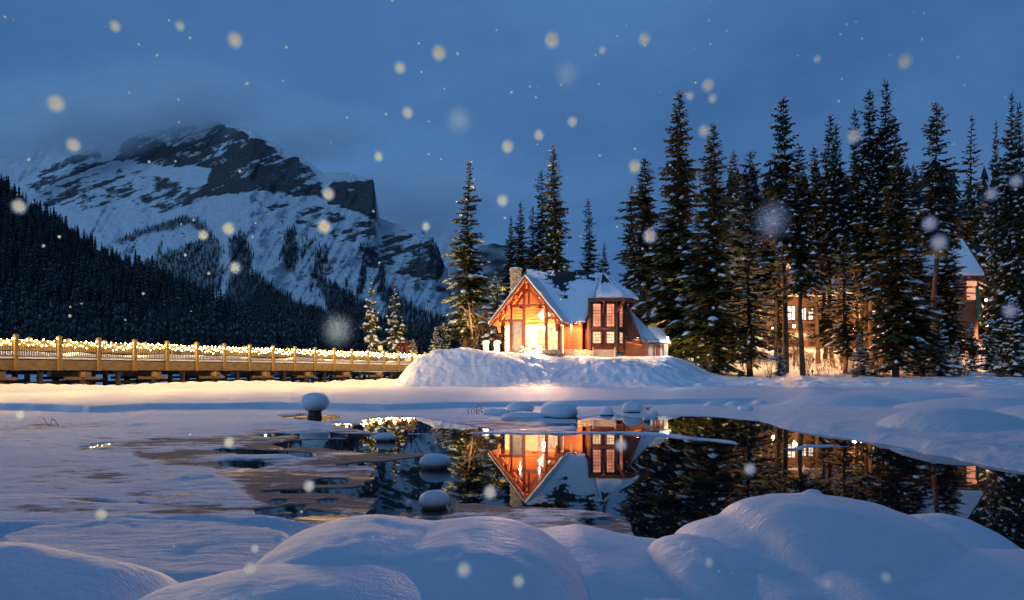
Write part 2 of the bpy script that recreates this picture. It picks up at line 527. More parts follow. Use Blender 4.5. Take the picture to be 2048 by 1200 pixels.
uc = np.concatenate([np.arange(560, 780, 8.0), np.arange(780, 1420, 2.5), np.arange(1420, 2320, 4.5)])
yr = np.concatenate([np.arange(43.5, 45.6, 0.5), np.arange(45.6, 54, 0.13), np.arange(54, 75, 0.45), np.geomspace(75, 240, 50)])
UU, YY = np.meshgrid(uc, yr)
XX = (UU - 1024) / F * YY
ZZ = land_z(XX, YY)
ZZ[:3] -= 0.35
land = link_mesh('snow_bank', np_mesh('snow_bank', np.stack([XX, YY, ZZ], -1).reshape(-1, 3), grid_faces(len(yr), len(uc)), M['bank_snow'], True))
tag(land, kind='structure')
def lz(x, y): return float(land_z(np.array([x]), np.array([y]), True)[0])

# ------------------------------------------------------------------ bridge line (needed by the lake drift in front of it)
B0 = Vector((-23.66, 32.5, 0.0)); BD = Vector((0.925, 1.725, 0.0))       # one step = one post bay
BDn = BD.normalized(); BNn = Vector((BDn.y, -BDn.x, 0.0))               # BNn points to the camera side

# ------------------------------------------------------------------ lake: ice, snow shelf, drifts, right-hand humps, open pools
WATER = [
    [(703, 853), (722, 843), (749, 835), (793, 833), (842, 834), (878, 841), (915, 849), (960, 856), (1000, 862), (930, 868), (837, 868), (793, 869), (744, 866), (715, 860)],
    [(556, 831), (590, 828), (680, 829), (683, 838), (646, 845), (598, 841), (568, 836)],
    [(648, 845), (690, 846), (715, 850), (705, 854), (670, 850)],
    # main reach: from the left spit to the right-hand shore
    [(541, 889), (560, 882), (640, 880), (724, 879), (752, 874), (793, 869), (900, 868), (960, 868), (1010, 868), (1070, 870), (1158, 868),
     (1281, 868), (1442, 884), (1577, 901), (1670, 890), (1843, 903), (1900, 917), (1960, 930), (2080, 948), (2500, 1010), (2500, 1250), (1180, 1250), (1265, 1075),
     (1262, 1045), (1225, 1028), (1160, 1018), (1060, 1016), (990, 1012), (955, 1008), (905, 1006), (905, 1028), (868, 1034), (838, 1032), (790, 1024),
     (742, 1014), (770, 998), (830, 990), (855, 986), (800, 986), (640, 990), (560, 990), (527, 984), (610, 980), (735, 973), (760, 968), (750, 960), (735, 953), (752, 938),
     (752, 934), (680, 932), (672, 928), (740, 926), (780, 924), (850, 915), (905, 913), (905, 910), (850, 908), (790, 907), (720, 903), (672, 900), (637, 894), (575, 897)],
    # reach between the stones and the streak of ice
    [(1152, 840), (1199, 829), (1251, 831), (1290, 837), (1328, 831), (1400, 832), (1520, 841), (1546, 846), (1577, 858), (1685, 875), (1843, 900), (1760, 898),
     (1660, 889), (1577, 897), (1500, 889), (1442, 881), (1300, 865), (1200, 864), (1150, 862)],
    [(1148, 1040), (1175, 1033), (1215, 1036), (1238, 1043), (1215, 1051), (1165, 1050)],
    # leads in the grey ice at the left
    [(415, 898), (440, 894), (520, 899), (600, 906), (645, 912), (600, 914), (520, 909), (440, 904)],
    [(432, 924), (470, 917), (535, 926), (548, 929), (510, 938), (470, 936), (440, 931)],
    [(510, 869), (560, 867), (578, 870), (545, 873)],
    [(186, 1004), (215, 1002), (245, 1007), (215, 1009)],
    [(275, 1008), (300, 1008), (308, 1011), (285, 1012)],
    [(-300, 1082), (0, 1083), (55, 1084), (20, 1100), (-300, 1110)],
    [(330, 1063), (420, 1068), (520, 1078), (578, 1081), (560, 1088), (480, 1076), (380, 1069)],
]
THIN = [
    [(96, 893), (215, 882), (383, 872), (600, 864), (700, 858), (760, 862), (840, 866), (1000, 850), (1158, 845), (1300, 868), (1600, 890), (1640, 1250), (600, 1250),
     (621, 1056), (500, 1036), (498, 1016), (468, 985), (441, 962), (402, 943), (287, 928), (245, 911), (103, 909)],
    [(880, 842), (960, 834), (1050, 838), (1150, 842), (1280, 850), (1160, 872), (900, 870)],
    [(1843, 895), (2048, 910), (2300, 930), (2300, 990), (2048, 946), (1900, 918)],
]
SHELF = np.array([(-400, 822), (0, 822), (100, 823), (180, 827), (240, 824), (300, 820), (540, 819), (660, 820), (770, 822), (840, 819), (905, 817), (1000, 816),
                  (1150, 814), (1300, 811), (1430, 808), (1520, 806), (1600, 812), (1700, 825), (2400, 830)], dtype=float)
ug = np.arange(-330, 2400, 4.5)
vg = np.concatenate([np.arange(746.2, 760, 0.7), np.arange(760, 800, 1.0), np.arange(800, 900, 0.62), np.arange(900, 1110, 1.1), np.arange(1110, 1420, 8.0)])
U2, V2 = np.meshgrid(ug, vg)
YL = CH * F / (V2 - YH)
XL = (U2 - 1024) / F * YL
nu_ = U2 + 16 * fbm(XL * 1.6, YL * 0.9, 4, 51)
nv_ = V2 + 3.2 * fbm(XL * 2.0 + 5, YL * 1.3, 4, 61) * np.clip((V2 - 820) / 60, 0.15, 1.6)
sdw = np.full(U2.shape, 1e9)
for p in WATER: sdw = np.minimum(sdw, poly_sd(nu_, nv_, p, 3.2))
sdt = np.full(U2.shape, 1e9)
for p in THIN: sdt = np.minimum(sdt, poly_sd(nu_, nv_, p, 3.2))
holes = (fbm(XL * 0.55 + 8, YL * 0.42, 4, 77, 0.6) - 0.20) * 130
sdw = np.minimum(sdw, np.where(sdt < -12, np.maximum(-holes, -(sdt + 12) * -0.6), 1e9))
thin = sstep(0.5 - sdt / 90.0) * np.clip(0.86 + 0.55 * fbm(XL * 0.55 + 3, YL * 0.8, 4, 73), 0.2, 1.0)
thin = np.maximum(thin, (0.58 + 0.36 * fbm(XL * 0.6, YL * 0.5, 4, 79)) * sstep((V2 - 828) / 25.0) * sstep((1560 - U2) / 60.0) * sstep((1075 - V2) / 40.0))
# level of the ice, dipping under the water inside the pools
lvl = 0.028 + 0.012 * fbm(XL * 0.8, YL * 0.8, 3, 71)
thick = 0.010 + (lvl - 0.010) * (1 - sstep(thin * 2.4 - 1.1))
right = sstep((U2 - 1500) / 90.0) * sstep((sdw) / 30.0)
ice = -0.035 + (thick + 0.035) * sstep(sdw / np.where(thin > 0.4, 9.0, 10.0) + 0.66)
shv = np.interp(U2, SHELF[:, 0], SHELF[:, 1]) + 1.2 * fbm(XL * 0.8, YL * 0 + 3, 3, 81)
sh = sstep((shv - V2) / 2.0)
zz = ice + sh * 0.165
# right bank
zz = zz + right * (0.10 + 0.10 * sstep(sdw / 160.0)) * (1 - sh)
thin = thin * 1.12 * (1 - right) * (1 - sh)
# drift along the foot of the bridge
bd = (XL - B0.x) * BNn.x + (YL - B0.y) * BNn.y
ba = (XL - B0.x) * BDn.x + (YL - B0.y) * BDn.y
dz = np.where(bd > 0.8, np.exp(-np.maximum(bd - 0.8, 0) / 4.2), sstep((bd + 1.0) / 1.8)) * (0.46 + 0.15 * fbm(ba * 0.22, bd * 0.05, 3, 91))
dz = dz * sstep((36.5 - ba) / 4.0)
zz = zz + sh * dz
zz = zz + sh * 0.03 * fbm(XL * 0.35, YL * 0.35, 4, 95)
open_ = (1 - sh) * (1 - sstep(thin * 2.4 - 1.1)) * sstep((sdw - 4) / 14.0)
zz = zz + open_ * (0.045 * np.maximum(fbm(XL * 1.1, YL * 0.8, 4, 88), -0.1) + 0.018 * fbm(XL * 3.5, YL * 3.0, 3, 89))
# approach to the right-hand shore
zz = np.where(U2 > 1300, np.maximum(zz, sh * np.interp(YL, [30, 44, 50, 60], [-0.2, 0.2, 0.35, 0.7]) * sstep((U2 - 1300) / 120) - 0.3 * (sh < 0.5)), zz)
HUMPS = [(1640, 814, 36, 24), (1668, 808, 58, 21), (1745, 824, 120, 30), (1690, 818, 60, 16), (1795, 834, 40, 11), (1815, 829, 30, 16), (1850, 812, 150, 26), (1975, 880, 130, 56),
         (2075, 846, 170, 42), (2230, 860, 140, 44), (1428, 813, 15, 7), (1475, 813, 17, 8), (1525, 812, 15, 9), (1590, 833, 13, 8), (1925, 784, 26, 6), (1560, 809, 40, 8),
         (2050, 800, 120, 14), (1905, 800, 90, 12), (1700, 796, 70, 8)]
for (hu, hv, hw, hh) in HUMPS:
    c = GP(hu, hv)
    r = hw / F * c.y; H = hh / F * c.y
    cy = c.y + r * 0.8
    q = ((XL - c.x) / r) ** 2 + ((YL - cy) / (r * 1.15)) ** 2
    q = q * (1 + 0.12 * fbm(XL * 1.5, YL * 1.5, 2, 97))
    zz = np.maximum(zz, np.where(q < 1.25, 0.05 + H * np.sqrt(np.clip(1 - q / 1.25, 0, 1)) ** 1.15, -9))
# the tilted plates and hollows at the left front
PLATES = [([(15, 1092), (70, 1070), (180, 1062), (310, 1061), (420, 1072), (560, 1086), (620, 1110), (640, 1250), (-40, 1250), (-40, 1110)], 0.16, 60),
          ([(-300, 1000), (0, 992), (100, 990), (180, 1003), (330, 1012), (430, 1020), (560, 1040), (640, 1058), (560, 1076), (330, 1058), (150, 1076), (0, 1080), (-300, 1085)], 0.05, 40)]
for poly, h, soft in PLATES:
    sd = poly_sd(U2 + 8 * fbm(XL, YL, 3, 99), V2, poly, 2.2)
    zz = zz + h * sstep(-sd / soft)
lake_me = np_mesh('lake_snow', np.stack([XL, YL, zz], -1).reshape(-1, 3), grid_faces(len(vg), len(ug)), M['lake'], True)
add_attr(lake_me, 'thin', thin)
tag(link_mesh('lake_snow', lake_me), kind='structure')

wv = [(-45, -6, 0), (60, -6, 0), (60, 34, 0), (-45, 34, 0)]
tag(link_mesh('lake_water', np_mesh('lake_water', wv, [(0, 1, 2, 3)], M['water'])), kind='structure')
gv = [(-8800, -600, -0.6), (8800, -600, -0.6), (8800, 8000, -0.6), (-8800, 8000, -0.6)]
tag(link_mesh('snow_ground', np_mesh('snow_ground', gv, [(0, 1, 2, 3)], M['snow'])), kind='structure')
# frozen lake beyond the bridge
fv = [(-420, 118, 0.03), (60, 150, 0.03), (90, 700, 0.03), (-420, 700, 0.03)]
tag(link_mesh('far_lake_snow', np_mesh('far_lake_snow', fv, [(0, 1, 2, 3)], M['snow'])), kind='structure')

# ------------------------------------------------------------------ mountains
def ridge_mesh(name, top, d0, d1, u0, u1, du, nrow, seed, amp, rock_fn, pw=1.15, vb=748.0, jag=5.0, mat='mountain'):
    top = np.array(top, dtype=float)
    us = np.arange(u0, u1, du)
    vt = np.interp(us, top[:, 0], top[:, 1]) + jag * fbm(us * 0.045, us * 0 + 2, 5, seed)
    t = np.linspace(0, 1, nrow)[:, None]
    kk = np.hanning(int(190 / du)); kk /= kk.sum()
    vsm = np.convolve(np.pad(vt, len(kk) // 2, mode='edge'), kk, 'same')[len(kk) // 2:len(kk) // 2 + len(vt)]
    wt_ = sstep((t - 0.62) / 0.36)
    V = vb + (vsm[None, :] * (1 - wt_) + vt[None, :] * wt_ - vb) * t
    U = np.repeat(us[None, :], nrow, 0)
    dd1 = np.interp(us, [p[0] for p in d1], [p[1] for p in d1])[None, :] if isinstance(d1, list) else d1
    Y = d0 + (dd1 - d0) * t ** pw + np.zeros_like(U)
    rel = fbm(U * 0.022 + V * 0.004, V * 0.030 - U * 0.008, 5, seed + 3)
    gul = np.abs(fbm(U * 0.035 + V * 0.02, V * 0.006, 4, seed + 7))
    Y = Y + amp * (rel + 0.8 * gul) * np.sin(np.pi * np.clip(t, 0.02, 1.0) * 0.93)
    X = (U - 1024) / F * Y
    Z = CH + (YH - V) / F * Y
    rock, wood = rock_fn(U, V, seed)
    # a back side so that the ridge is a body
    Yb = Y[-1:] + 500; Zb = Z[-1:] - 500; Xb = X[-1:]
    A = np.concatenate([np.stack([X, Y, Z], -1), np.stack([Xb, Yb, Zb], -1)], 0)
    me = np_mesh(name, A.reshape(-1, 3), grid_faces(nrow + 1, len(us)), M[mat], True)
    add_attr(me, 'rock', np.concatenate([rock, rock[-1:]], 0)); add_attr(me, 'wood', np.concatenate([wood, wood[-1:]], 0))
    tag(link_mesh(name, me), kind='structure')
    return us, vt, (U, V, X, Y, Z)

TOP_MAIN = [(-300, 480), (-100, 420), (35, 368), (87, 337), (133, 302), (167, 281), (190, 268), (217, 282), (246, 276), (275, 260), (317, 248), (360, 242), (400, 243), (446, 244), (496, 261),
            (560, 291), (600, 313), (625, 329), (645, 348), (690, 343), (715, 353), (747, 357), (751, 395), (755, 437), (790, 449), (830, 457), (858, 470), (872, 489),
            (884, 520), (900, 558), (930, 600), (1000, 640), (1100, 690), (1250, 720)]
ROCKS = [([(246, 283), (275, 262), (317, 250), (446, 246), (560, 290), (645, 347), (655, 400), (600, 398), (520, 386), (470, 392), (400, 400), (360, 398), (405, 370), (420, 340), (300, 338), (225, 322)], 0.80),
         ([(655, 372), (690, 356), (748, 358), (756, 440), (720, 432), (640, 402)], 0.95),
         ([(35, 372), (133, 302), (190, 268), (215, 320), (330, 345), (400, 372), (420, 400), (330, 432), (180, 420), (90, 420)], 0.50),
         ([(500, 400), (600, 402), (740, 440), (860, 468), (890, 540), (900, 590), (830, 580), (740, 540), (650, 470), (560, 440)], 0.40),
         ([(690, 480), (770, 455), (870, 490), (890, 570), (800, 560), (730, 530)], 0.58),
         ([(490, 395), (560, 395), (640, 405), (720, 440), (640, 440), (540, 432)], 0.46)]
WOODS = [([(225, 482), (300, 452), (370, 432), (400, 445), (425, 472), (408, 474), (380, 448), (300, 468), (240, 490)], 0.9),
         ([(300, 522), (340, 506), (398, 482), (415, 470), (442, 500), (436, 560), (420, 590), (330, 570)], 0.75),
         ([(462, 482), (480, 466), (503, 505), (500, 560), (470, 605), (452, 605)], 0.9),
         ([(452, 600), (480, 560), (500, 545), (560, 590), (640, 625), (720, 680), (720, 720), (400, 720)], 1.0),
         ([(567, 466), (585, 458), (594, 500), (592, 552), (570, 540)], 0.85),
         ([(608, 470), (625, 480), (670, 545), (640, 560)], 0.35),
         ([(615, 535), (700, 590), (765, 640), (890, 690), (700, 710), (650, 605)], 0.85),
         ([(760, 565), (800, 590), (830, 622), (900, 640), (900, 710), (780, 690)], 0.55),
         ([(700, 610), (780, 650), (900, 690), (1000, 700), (1000, 750), (650, 750)], 0.9)]
def main_rock(U, V, seed):
    r = np.full(U.shape, -0.55)
    wob = 9 * fbm(U * 0.03, V * 0.05, 4, seed + 31)
    for p, k in ROCKS:
        s = sstep(0.5 - (poly_sd(U, V, p) + wob) / 22.0)
        r = np.maximum(r, -0.55 + (k + 0.55) * s)
    # tilted bedding streaks
    a = fbm((U * 0.94 - V * 0.34) * 0.010, (V * 0.94 + U * 0.34) * 0.13, 5, seed + 41, 0.65)
    a2 = fbm(U * 0.05, V * 0.05, 5, seed + 47, 0.6)
    r = r + (0.62 * a + 0.42 * a2) * (r > -0.45)
    r = np.maximum(r, -0.55 + 1.1 * sstep((fbm(U * 0.05 - V * 0.02, V * 0.05 + U * 0.02, 5, seed + 55, 0.65) - 0.16) * 3.0) * sstep((V - 380) / 60))
    w = np.clip(0.75 * sstep((fbm(U * 0.07 + V * 0.015, V * 0.014, 4, seed + 59) - 0.30) * 5.0) * sstep((V - 455) / 60), 0, 0.7)
    for p, k in WOODS:
        s = sstep(0.5 - (poly_sd(U, V, p) + wob * 0.7) / 10.0)
        w = np.maximum(w, 0.85 * k * s)
    return r, w
us_m, vt_m, MG = ridge_mesh('mountain', TOP_MAIN, 1700, [(-300, 5600), (100, 5600), (300, 5400), (420, 4600), (500, 3500), (760, 3100), (1000, 2800)], -300, 1260, 2.6, 300, 101, 110, main_rock, jag=8.0)

def far_rock(U, V, seed):
    return -0.25 + 0.5 * fbm(U * 0.012, V * 0.05, 4, seed), np.zeros(U.shape)
ridge_mesh('far_mountain', [(-500, 330), (-200, 300), (0, 310), (60, 292), (110, 274), (180, 256), (240, 252), (320, 270), (480, 330), (650, 420), (755, 440), (800, 428), (835, 430), (875, 440), (925, 465),
           (1000, 505), (1080, 550), (1250, 610), (1500, 630), (2300, 600)], 5600, 7000, -500, 1500, 5, 120, 201, 200, far_rock, jag=10.0)
def wood_rock(U, V, seed):
    return -0.3 + 0.2 * fbm(U * 0.03, V * 0.08, 3, seed), np.clip(0.75 + 0.7 * fbm(U * 0.03, V * 0.12, 4, seed + 2), 0, 0.95)
ridge_mesh('wooded_ridge', [(760, 748), (860, 640), (905, 560), (950, 500), (985, 484), (1020, 492), (1070, 525), (1150, 565), (1260, 610), (1500, 640), (2300, 560)], 1900, 2700, 760, 2300, 6, 70, 301, 60, wood_rock)

HILL = np.array([(-500, 40), (-200, 240), (0, 372), (40, 402), (100, 444), (160, 480), (220, 512), (290, 545), (370, 584), (450, 616), (560, 656), (700, 700), (900, 716), (1000, 728), (1300, 735)], dtype=float)
def hill_rock(U, V, seed):
    return np.full(U.shape, -0.6), np.full(U.shape, 0.85)
us_h, vt_h, HG = ridge_mesh('hillside', HILL, 330, 950, -500, 1300, 8, 90, 401, 10, hill_rock, pw=1.0, jag=2.0)

def conifer_template(tiers, sides, seed):
    """a low conifer: ragged tiers of drooping skirts; unit height"""
    rg = random.Random(seed)
    V = []; Fc = []
    for k in range(tiers):
        z1 = 0.12 + 0.88 * (k + 1.35) / (tiers + 0.35) if k < tiers - 1 else 1.0
        z0 = 0.06 + 0.9 * k / tiers
        r = 0.135 * (1 - k / (tiers + 0.25)) ** 0.8 + 0.010
        a0 = rg.random() * 6.28
        b = len(V)
        V.append((0, 0, min(z1, 1.0)))
        for i in range(sides):
            a = a0 + 2 * math.pi * i / sides
            rr = r * (1.15 if i % 2 else 0.62) * rg.uniform(0.85, 1.15)
            V.append((math.cos(a) * rr, math.sin(a) * rr, z0 + (0.0 if i % 2 else 0.035) + rg.uniform(-0.015, 0.015)))
        for i in range(sides):
            Fc.append((b, b + 1 + i, b + 1 + (i + 1) % sides))
    return np.array(V), np.array(Fc)

def forest(name, pts, hts, tiers, sides, nvar=6):
    """one joined mass of conifers"""
    Vs = []; Fs = []; off = 0
    pts = np.asarray(pts); hts = np.asarray(hts)
    var = RNG.integers(0, nvar, len(pts))
    for k in range(nvar):
        T, Fc = conifer_template(tiers, sides, 900 + k)
        sel = np.where(var == k)[0]
        if len(sel) == 0: continue
        h = hts[sel][:, None]
        wd = h * RNG.uniform(0.75, 1.2, (len(sel), 1))
        X = pts[sel, 0:1] + T[None, :, 0] * wd
        Y = pts[sel, 1:2] + T[None, :, 1] * wd
        Z = pts[sel, 2:3] + T[None, :, 2] * h
        Vs.append(np.stack([X, Y, Z], -1).reshape(-1, 3))
        n = len(T)
        Fs.append((Fc[None] + (np.arange(len(sel)) * n)[:, None, None] + off).reshape(-1, 3))
        off += n * len(sel)
    return tag(link_mesh(name, np_mesh(name, np.concatenate(Vs), np.concatenate(Fs), M['far_tree'])), kind='stuff')

def sample_surface(Gd, n, wfn, umin, umax):
    U, V, X, Y, Z = Gd
    nr, nc = U.shape
    r = RNG.integers(0, nr - 1, n * 8); c = RNG.integers(0, nc - 1, n * 8)
    ok = (RNG.random(n * 8) < wfn(U[r, c], V[r, c], Y[r, c])) & (U[r, c] > umin) & (U[r, c] < umax)
    r = r[ok][:n]; c = c[ok][:n]
    f = RNG.random((len(r), 1)); g = RNG.random((len(r), 1))
    S = np.stack([X, Y, Z], -1)
    p = (S[r, c] * (1 - f) + S[r, c + 1] * f) * (1 - g) + (S[r + 1, c] * (1 - f) + S[r + 1, c + 1] * f) * g
    return p
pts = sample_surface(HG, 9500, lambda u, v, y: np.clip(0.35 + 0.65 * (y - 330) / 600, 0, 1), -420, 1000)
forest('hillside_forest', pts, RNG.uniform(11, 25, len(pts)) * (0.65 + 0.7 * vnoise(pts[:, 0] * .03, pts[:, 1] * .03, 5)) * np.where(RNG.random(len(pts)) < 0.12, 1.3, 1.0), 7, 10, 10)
# first rows of trees on the far shore, below the hill
n_ = 420
xs = RNG.uniform(-290, 40, n_); ys = RNG.uniform(285, 345, n_)
pts = np.stack([xs, ys + 0, np.full(n_, 0.0)], -1)
forest('far_shore_forest', pts, RNG.uniform(15, 26, n_), 8, 12)
n_ = 260
xs = RNG.uniform(-75, 75, n_); ys = RNG.uniform(-60, -9, n_)
forest('unseen_rear_forest', np.stack([xs, ys, np.full(n_, 0.2)], -1), RNG.uniform(14, 26, n_), 8, 12)  # unseen trees behind the camera, added to darken the near snow
def wm(u, v, y):
    r, w = main_rock(u, v, 101)
    return np.clip(w, 0, 0.9)
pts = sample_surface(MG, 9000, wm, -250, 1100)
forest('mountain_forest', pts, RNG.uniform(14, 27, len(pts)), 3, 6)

# ------------------------------------------------------------------ conifers near the lodge
def spruce_mesh(name, seed, H=20.0, R=2.6, z0=0.08, whorls=46, nb=6, dens=1.2, droop=0.55, snow=0.55, power=0.85, gap=0.0, needles='needles', rough=0.25, top_up=0.35):
    rg = random.Random(seed)
    V = []; Fq = []; SV = []; SF = []
    tr = MB()
    segs = 7; rad = 0.0085 * H + 0.03
    pts = [Vector((0.12 * rg.uniform(-1, 1) * (k > 0), 0.12 * rg.uniform(-1, 1) * (k > 0), H * k / segs)) for k in range(segs + 1)]
    for k in range(segs):
        tr.tube(pts[k], pts[k + 1], rad * (1 - k / segs) + 0.02, rad * (1 - (k + 1) / segs) + 0.02, 8)
    def quad(c, d, side, ln, wd, fold):
        # one spray of needles: a folded diamond along d
        a = c; b = c + d * (ln * 0.45) + side * wd - Vector((0, 0, fold)); e = c + d * ln - Vector((0, 0, fold * 1.6)); f = c + d * (ln * 0.45) - side * wd - Vector((0, 0, fold))
        n = len(V)
        V.extend((a, b, e, f)); Fq.append((n, n + 1, n + 2, n + 3))
    for w in range(whorls):
        t = w / (whorls - 1.0)
        z = H * (z0 + (0.985 - z0) * t ** 0.92)
        tt = (z / H - z0) / (1 - z0)
        prof = (1 - tt) ** power
        if tt < 0.12: prof *= 0.65 + 0.35 * tt / 0.12
        if rg.random() < gap: continue
        aph = 2.2 * math.sin(z * 0.55 + seed) + seed
        lw = R * prof * rg.uniform(1 - rough, 1 + rough * 0.6) + 0.12
        k_n = max(3, int(round(nb * (0.55 + 0.45 * prof) * rg.uniform(0.8, 1.2))))
        a0 = rg.random() * 6.28
        for k in range(k_n):
            a = a0 + 6.283 * k / k_n + rg.uniform(-0.35, 0.35)
            ln = lw * rg.uniform(0.55, 1.15) * (1 + 0.22 * math.sin(a + aph))
            dirv = Vector((math.cos(a), math.sin(a), 0)); side = Vector((-dirv.y, dirv.x, 0))
            sl = top_up * tt - droop * (1 - tt) * rg.uniform(0.6, 1.3)
            zz0 = z + rg.uniform(-0.15, 0.15)
            steps = max(2, int(2 + ln * 2.6 * dens))
            for s in range(steps):
                q = (s + 0.6) / steps
                r = ln * q
                c = dirv * r + Vector((0, 0, zz0 + sl * r - 0.06 * r * r + 0.10 * ln * q ** 3))
                tw = ln * (0.42 - 0.22 * q) * rg.uniform(0.75, 1.25) + 0.10
                for sg in (-1, 1):
                    d = (dirv * rg.uniform(0.35, 0.8) + side * sg * rg.uniform(0.6, 1.0) + Vector((0, 0, rg.uniform(-0.55, -0.05)))).normalized()
                    quad(c, d, d.cross(Vector((0, 0, 1))).normalized(), tw, tw * 0.25 + 0.045, 0.05 * tw)
                d = (dirv * rg.uniform(0.6, 1.0) + side * rg.uniform(-0.4, 0.4) + Vector((0, 0, rg.uniform(-0.9, 0.05)))).normalized()
                quad(c, d, side, tw * 0.95, tw * 0.22 + 0.04, 0.04 * tw)
                if rg.random() < snow * (0.35 + 0.65 * q):
                    sx = (0.12 + 0.20 * ln * (1 - 0.4 * q) * 0.55) * rg.choice((0.35, 0.5, 0.65, 0.8, 1.0, 1.5)); sy = sx * rg.uniform(0.5, 0.9); hz = 0.06 + 0.24 * sx
                    n = len(SV)
                    cc = c + Vector((0, 0, 0.03))
                    dn = Vector((0, 0, sl - 0.12 * r))
                    SV.extend((cc - dirv * sx - dn * sx * 0.8, cc + side * sy - Vector((0, 0, 0.06)), cc + dirv * sx * 1.1 + dn * sx, cc - side * sy - Vector((0, 0, 0.06)),
                               cc + Vector((0, 0, hz)) + side * sy * 0.3, cc + Vector((0, 0, hz * 0.9)) - side * sy * 0.35 + dirv * sx * 0.3))
                    SF.extend([(n, n + 1, n + 4), (n + 1, n + 2, n + 4), (n + 2, n + 5, n + 4), (n + 2, n + 3, n + 5), (n + 3, n, n + 5), (n, n + 4, n + 5)])
    # leader
    for k in range(6):
        a = k * 1.05
        quad(Vector((0, 0, H * (0.955 + 0.006 * k))), Vector((math.cos(a) * 0.5, math.sin(a) * 0.5, 1)).normalized(), Vector((-math.sin(a), math.cos(a), 0)), 0.028 * H, 0.05, 0)
    crown = np_mesh(name + '_crown', np.array([tuple(v) for v in V]), np.array(Fq), M[needles])
    snw = np_mesh(name + '_snow', np.array([tuple(v) for v in SV]), np.array(SF), M['roof_snow']) if SV else None
    trunk = tr.mesh(name + '_trunk', M['bark'], True)
    return dict(crown=crown, snow=snw, trunk=trunk, H=H, R=R)

TREES = {
    'dense': spruce_mesh('dense', 1, R=2.5, whorls=54, nb=7, z0=0.05, droop=0.5, snow=0.30, power=0.72),
    'dense2': spruce_mesh('dense2', 2, R=2.5, whorls=52, nb=7, z0=0.07, droop=0.6, snow=0.31, power=0.78, needles='needles_dark'),
    'narrow': spruce_mesh('narrow', 3, R=1.9, whorls=50, nb=6, z0=0.10, droop=0.65, snow=0.34, power=0.60, rough=0.35),
    'open': spruce_mesh('open', 4, R=2.6, whorls=36, nb=6, z0=0.12, droop=0.55, snow=0.62, power=0.82, gap=0.06, rough=0.38),
    'mid': spruce_mesh('mid', 15, R=2.1, whorls=42, nb=6, z0=0.38, droop=0.6, snow=0.32, power=0.68, rough=0.35, needles='needles_dark'),
    'high': spruce_mesh('high', 5, R=1.9, whorls=34, nb=6, z0=0.46, droop=0.55, snow=0.45, power=0.62, gap=0.05, rough=0.35, needles='needles_dark'),
    'pine': spruce_mesh('pine', 6, R=2.2, whorls=30, nb=5, z0=0.30, droop=0.15, snow=0.55, power=0.5, gap=0.16, rough=0.5, top_up=0.5, needles='needles_dark'),
    'ragged': spruce_mesh('ragged', 7, R=2.2, whorls=40, nb=5, z0=0.16, droop=0.75, snow=0.28, power=0.66, gap=0.10, rough=0.45, needles='needles_dark'),
    'young': spruce_mesh('young', 8, H=6.0, R=1.15, whorls=20, nb=6, z0=0.07, dens=1.7, droop=0.35, snow=0.85, power=0.85, rough=0.3),
    'young2': spruce_mesh('young2', 9, H=6.0, R=1.05, whorls=18, nb=6, z0=0.16, dens=1.7, droop=0.55, snow=0.6, power=0.7, gap=0.08, rough=0.4),
}
def tree(kind, u, vt, Y, wpx, label, group, rot=None, vbase=None, name='spruce_tree'):
    p = TREES[kind]
    tip = P(u, vt, Y)
    zb = lz(tip.x, Y) - 0.15 if vbase is None else P(u, vbase, Y).z
    h = tip.z - zb
    o = thing(name, (tip.x, Y, zb), label, 'tree', group)
    sz = h / p['H']; sw = (wpx / F * Y / 2) / (p['R'] * 0.80)
    o.scale = (sw, sw, sz)
    o.rotation_euler = (random.uniform(-.022, .022), random.uniform(-.022, .022), random.random() * 6.28 if rot is None else rot)
    link_mesh('trunk', p['trunk'], o); link_mesh('crown', p['crown'], o)
    if p['snow']: tag(link_mesh('snow', p['snow'], o), kind='stuff')
    return o
G1 = 'spruces left of and behind the chalet'
G2 = 'spruces of the wood right of the chalet'
GX = 0
G3 = 'young snowy spruces'
tree('open', 932, 322, 66, 104, 'tall lone spruce left of the chalet, golden in the lamplight', G1)
tree('dense', 1113, 293, 72, 86, 'tallest spruce behind the chalet chimney', G1)
tree('narrow', 1084, 340, 75, 58, 'slim spruce touching the left side of the tallest one behind the chimney', G1)
tree('dense2', 1046, 405, 71, 66, 'dark spruce directly above the stone chimney', G1)
tree('narrow', 1063, 412, 76, 44, 'spruce between the chimney tree and the slim pair behind the chalet', G1)
tree('dense2', 1019, 432, 70, 50, 'spruce at the left end of the clump behind the chimney', G1)
tree('narrow', 1178, 398, 82, 46, 'solitary narrow spruce above the middle of the chalet roof', G1)
tree('dense2', 1214, 486, 84, 50, 'low dark spruce above the round end of the chalet roof', G1)
tree('narrow', 1199, 520, 88, 30, 'small spruce top just left of the low one behind the roof', G1)
tree('young2', 992, 545, 61, 46, 'thin young spruce close to the left eave of the chalet', G1)
tree('dense2', 1262, 372, 78, 70, 'spruce at the left edge of the right-hand wood, top lower than its neighbour', G2)
tree('mid', 1296, 318, 72, 96, 'broad spruce rising behind the lean-to of the chalet', G2)
tree('dense', 1355, 182, 66, 124, 'tallest dense spruce of the wood next to the chalet', G2)
tree('dense', 1425, 246, 60, 128, 'big dense spruce with boughs down to the snow, right of the chalet path', G2)
tree('narrow', 1392, 430, 64, 70, 'half hidden spruce between the two big dense ones by the path', G2)
tree('narrow', 1468, 304, 78, 70, 'dark spruce behind the gap right of the big bough-skirted one', G2)
tree('pine', 1504, 306, 72, 96, 'thin crowned pine with spreading upper branches', G2, name='pine_tree')
tree('pine', 1551, 286, 74, 50, 'scraggly pine with bare gaps left of the pole-trunked spruce', G2, name='pine_tree')
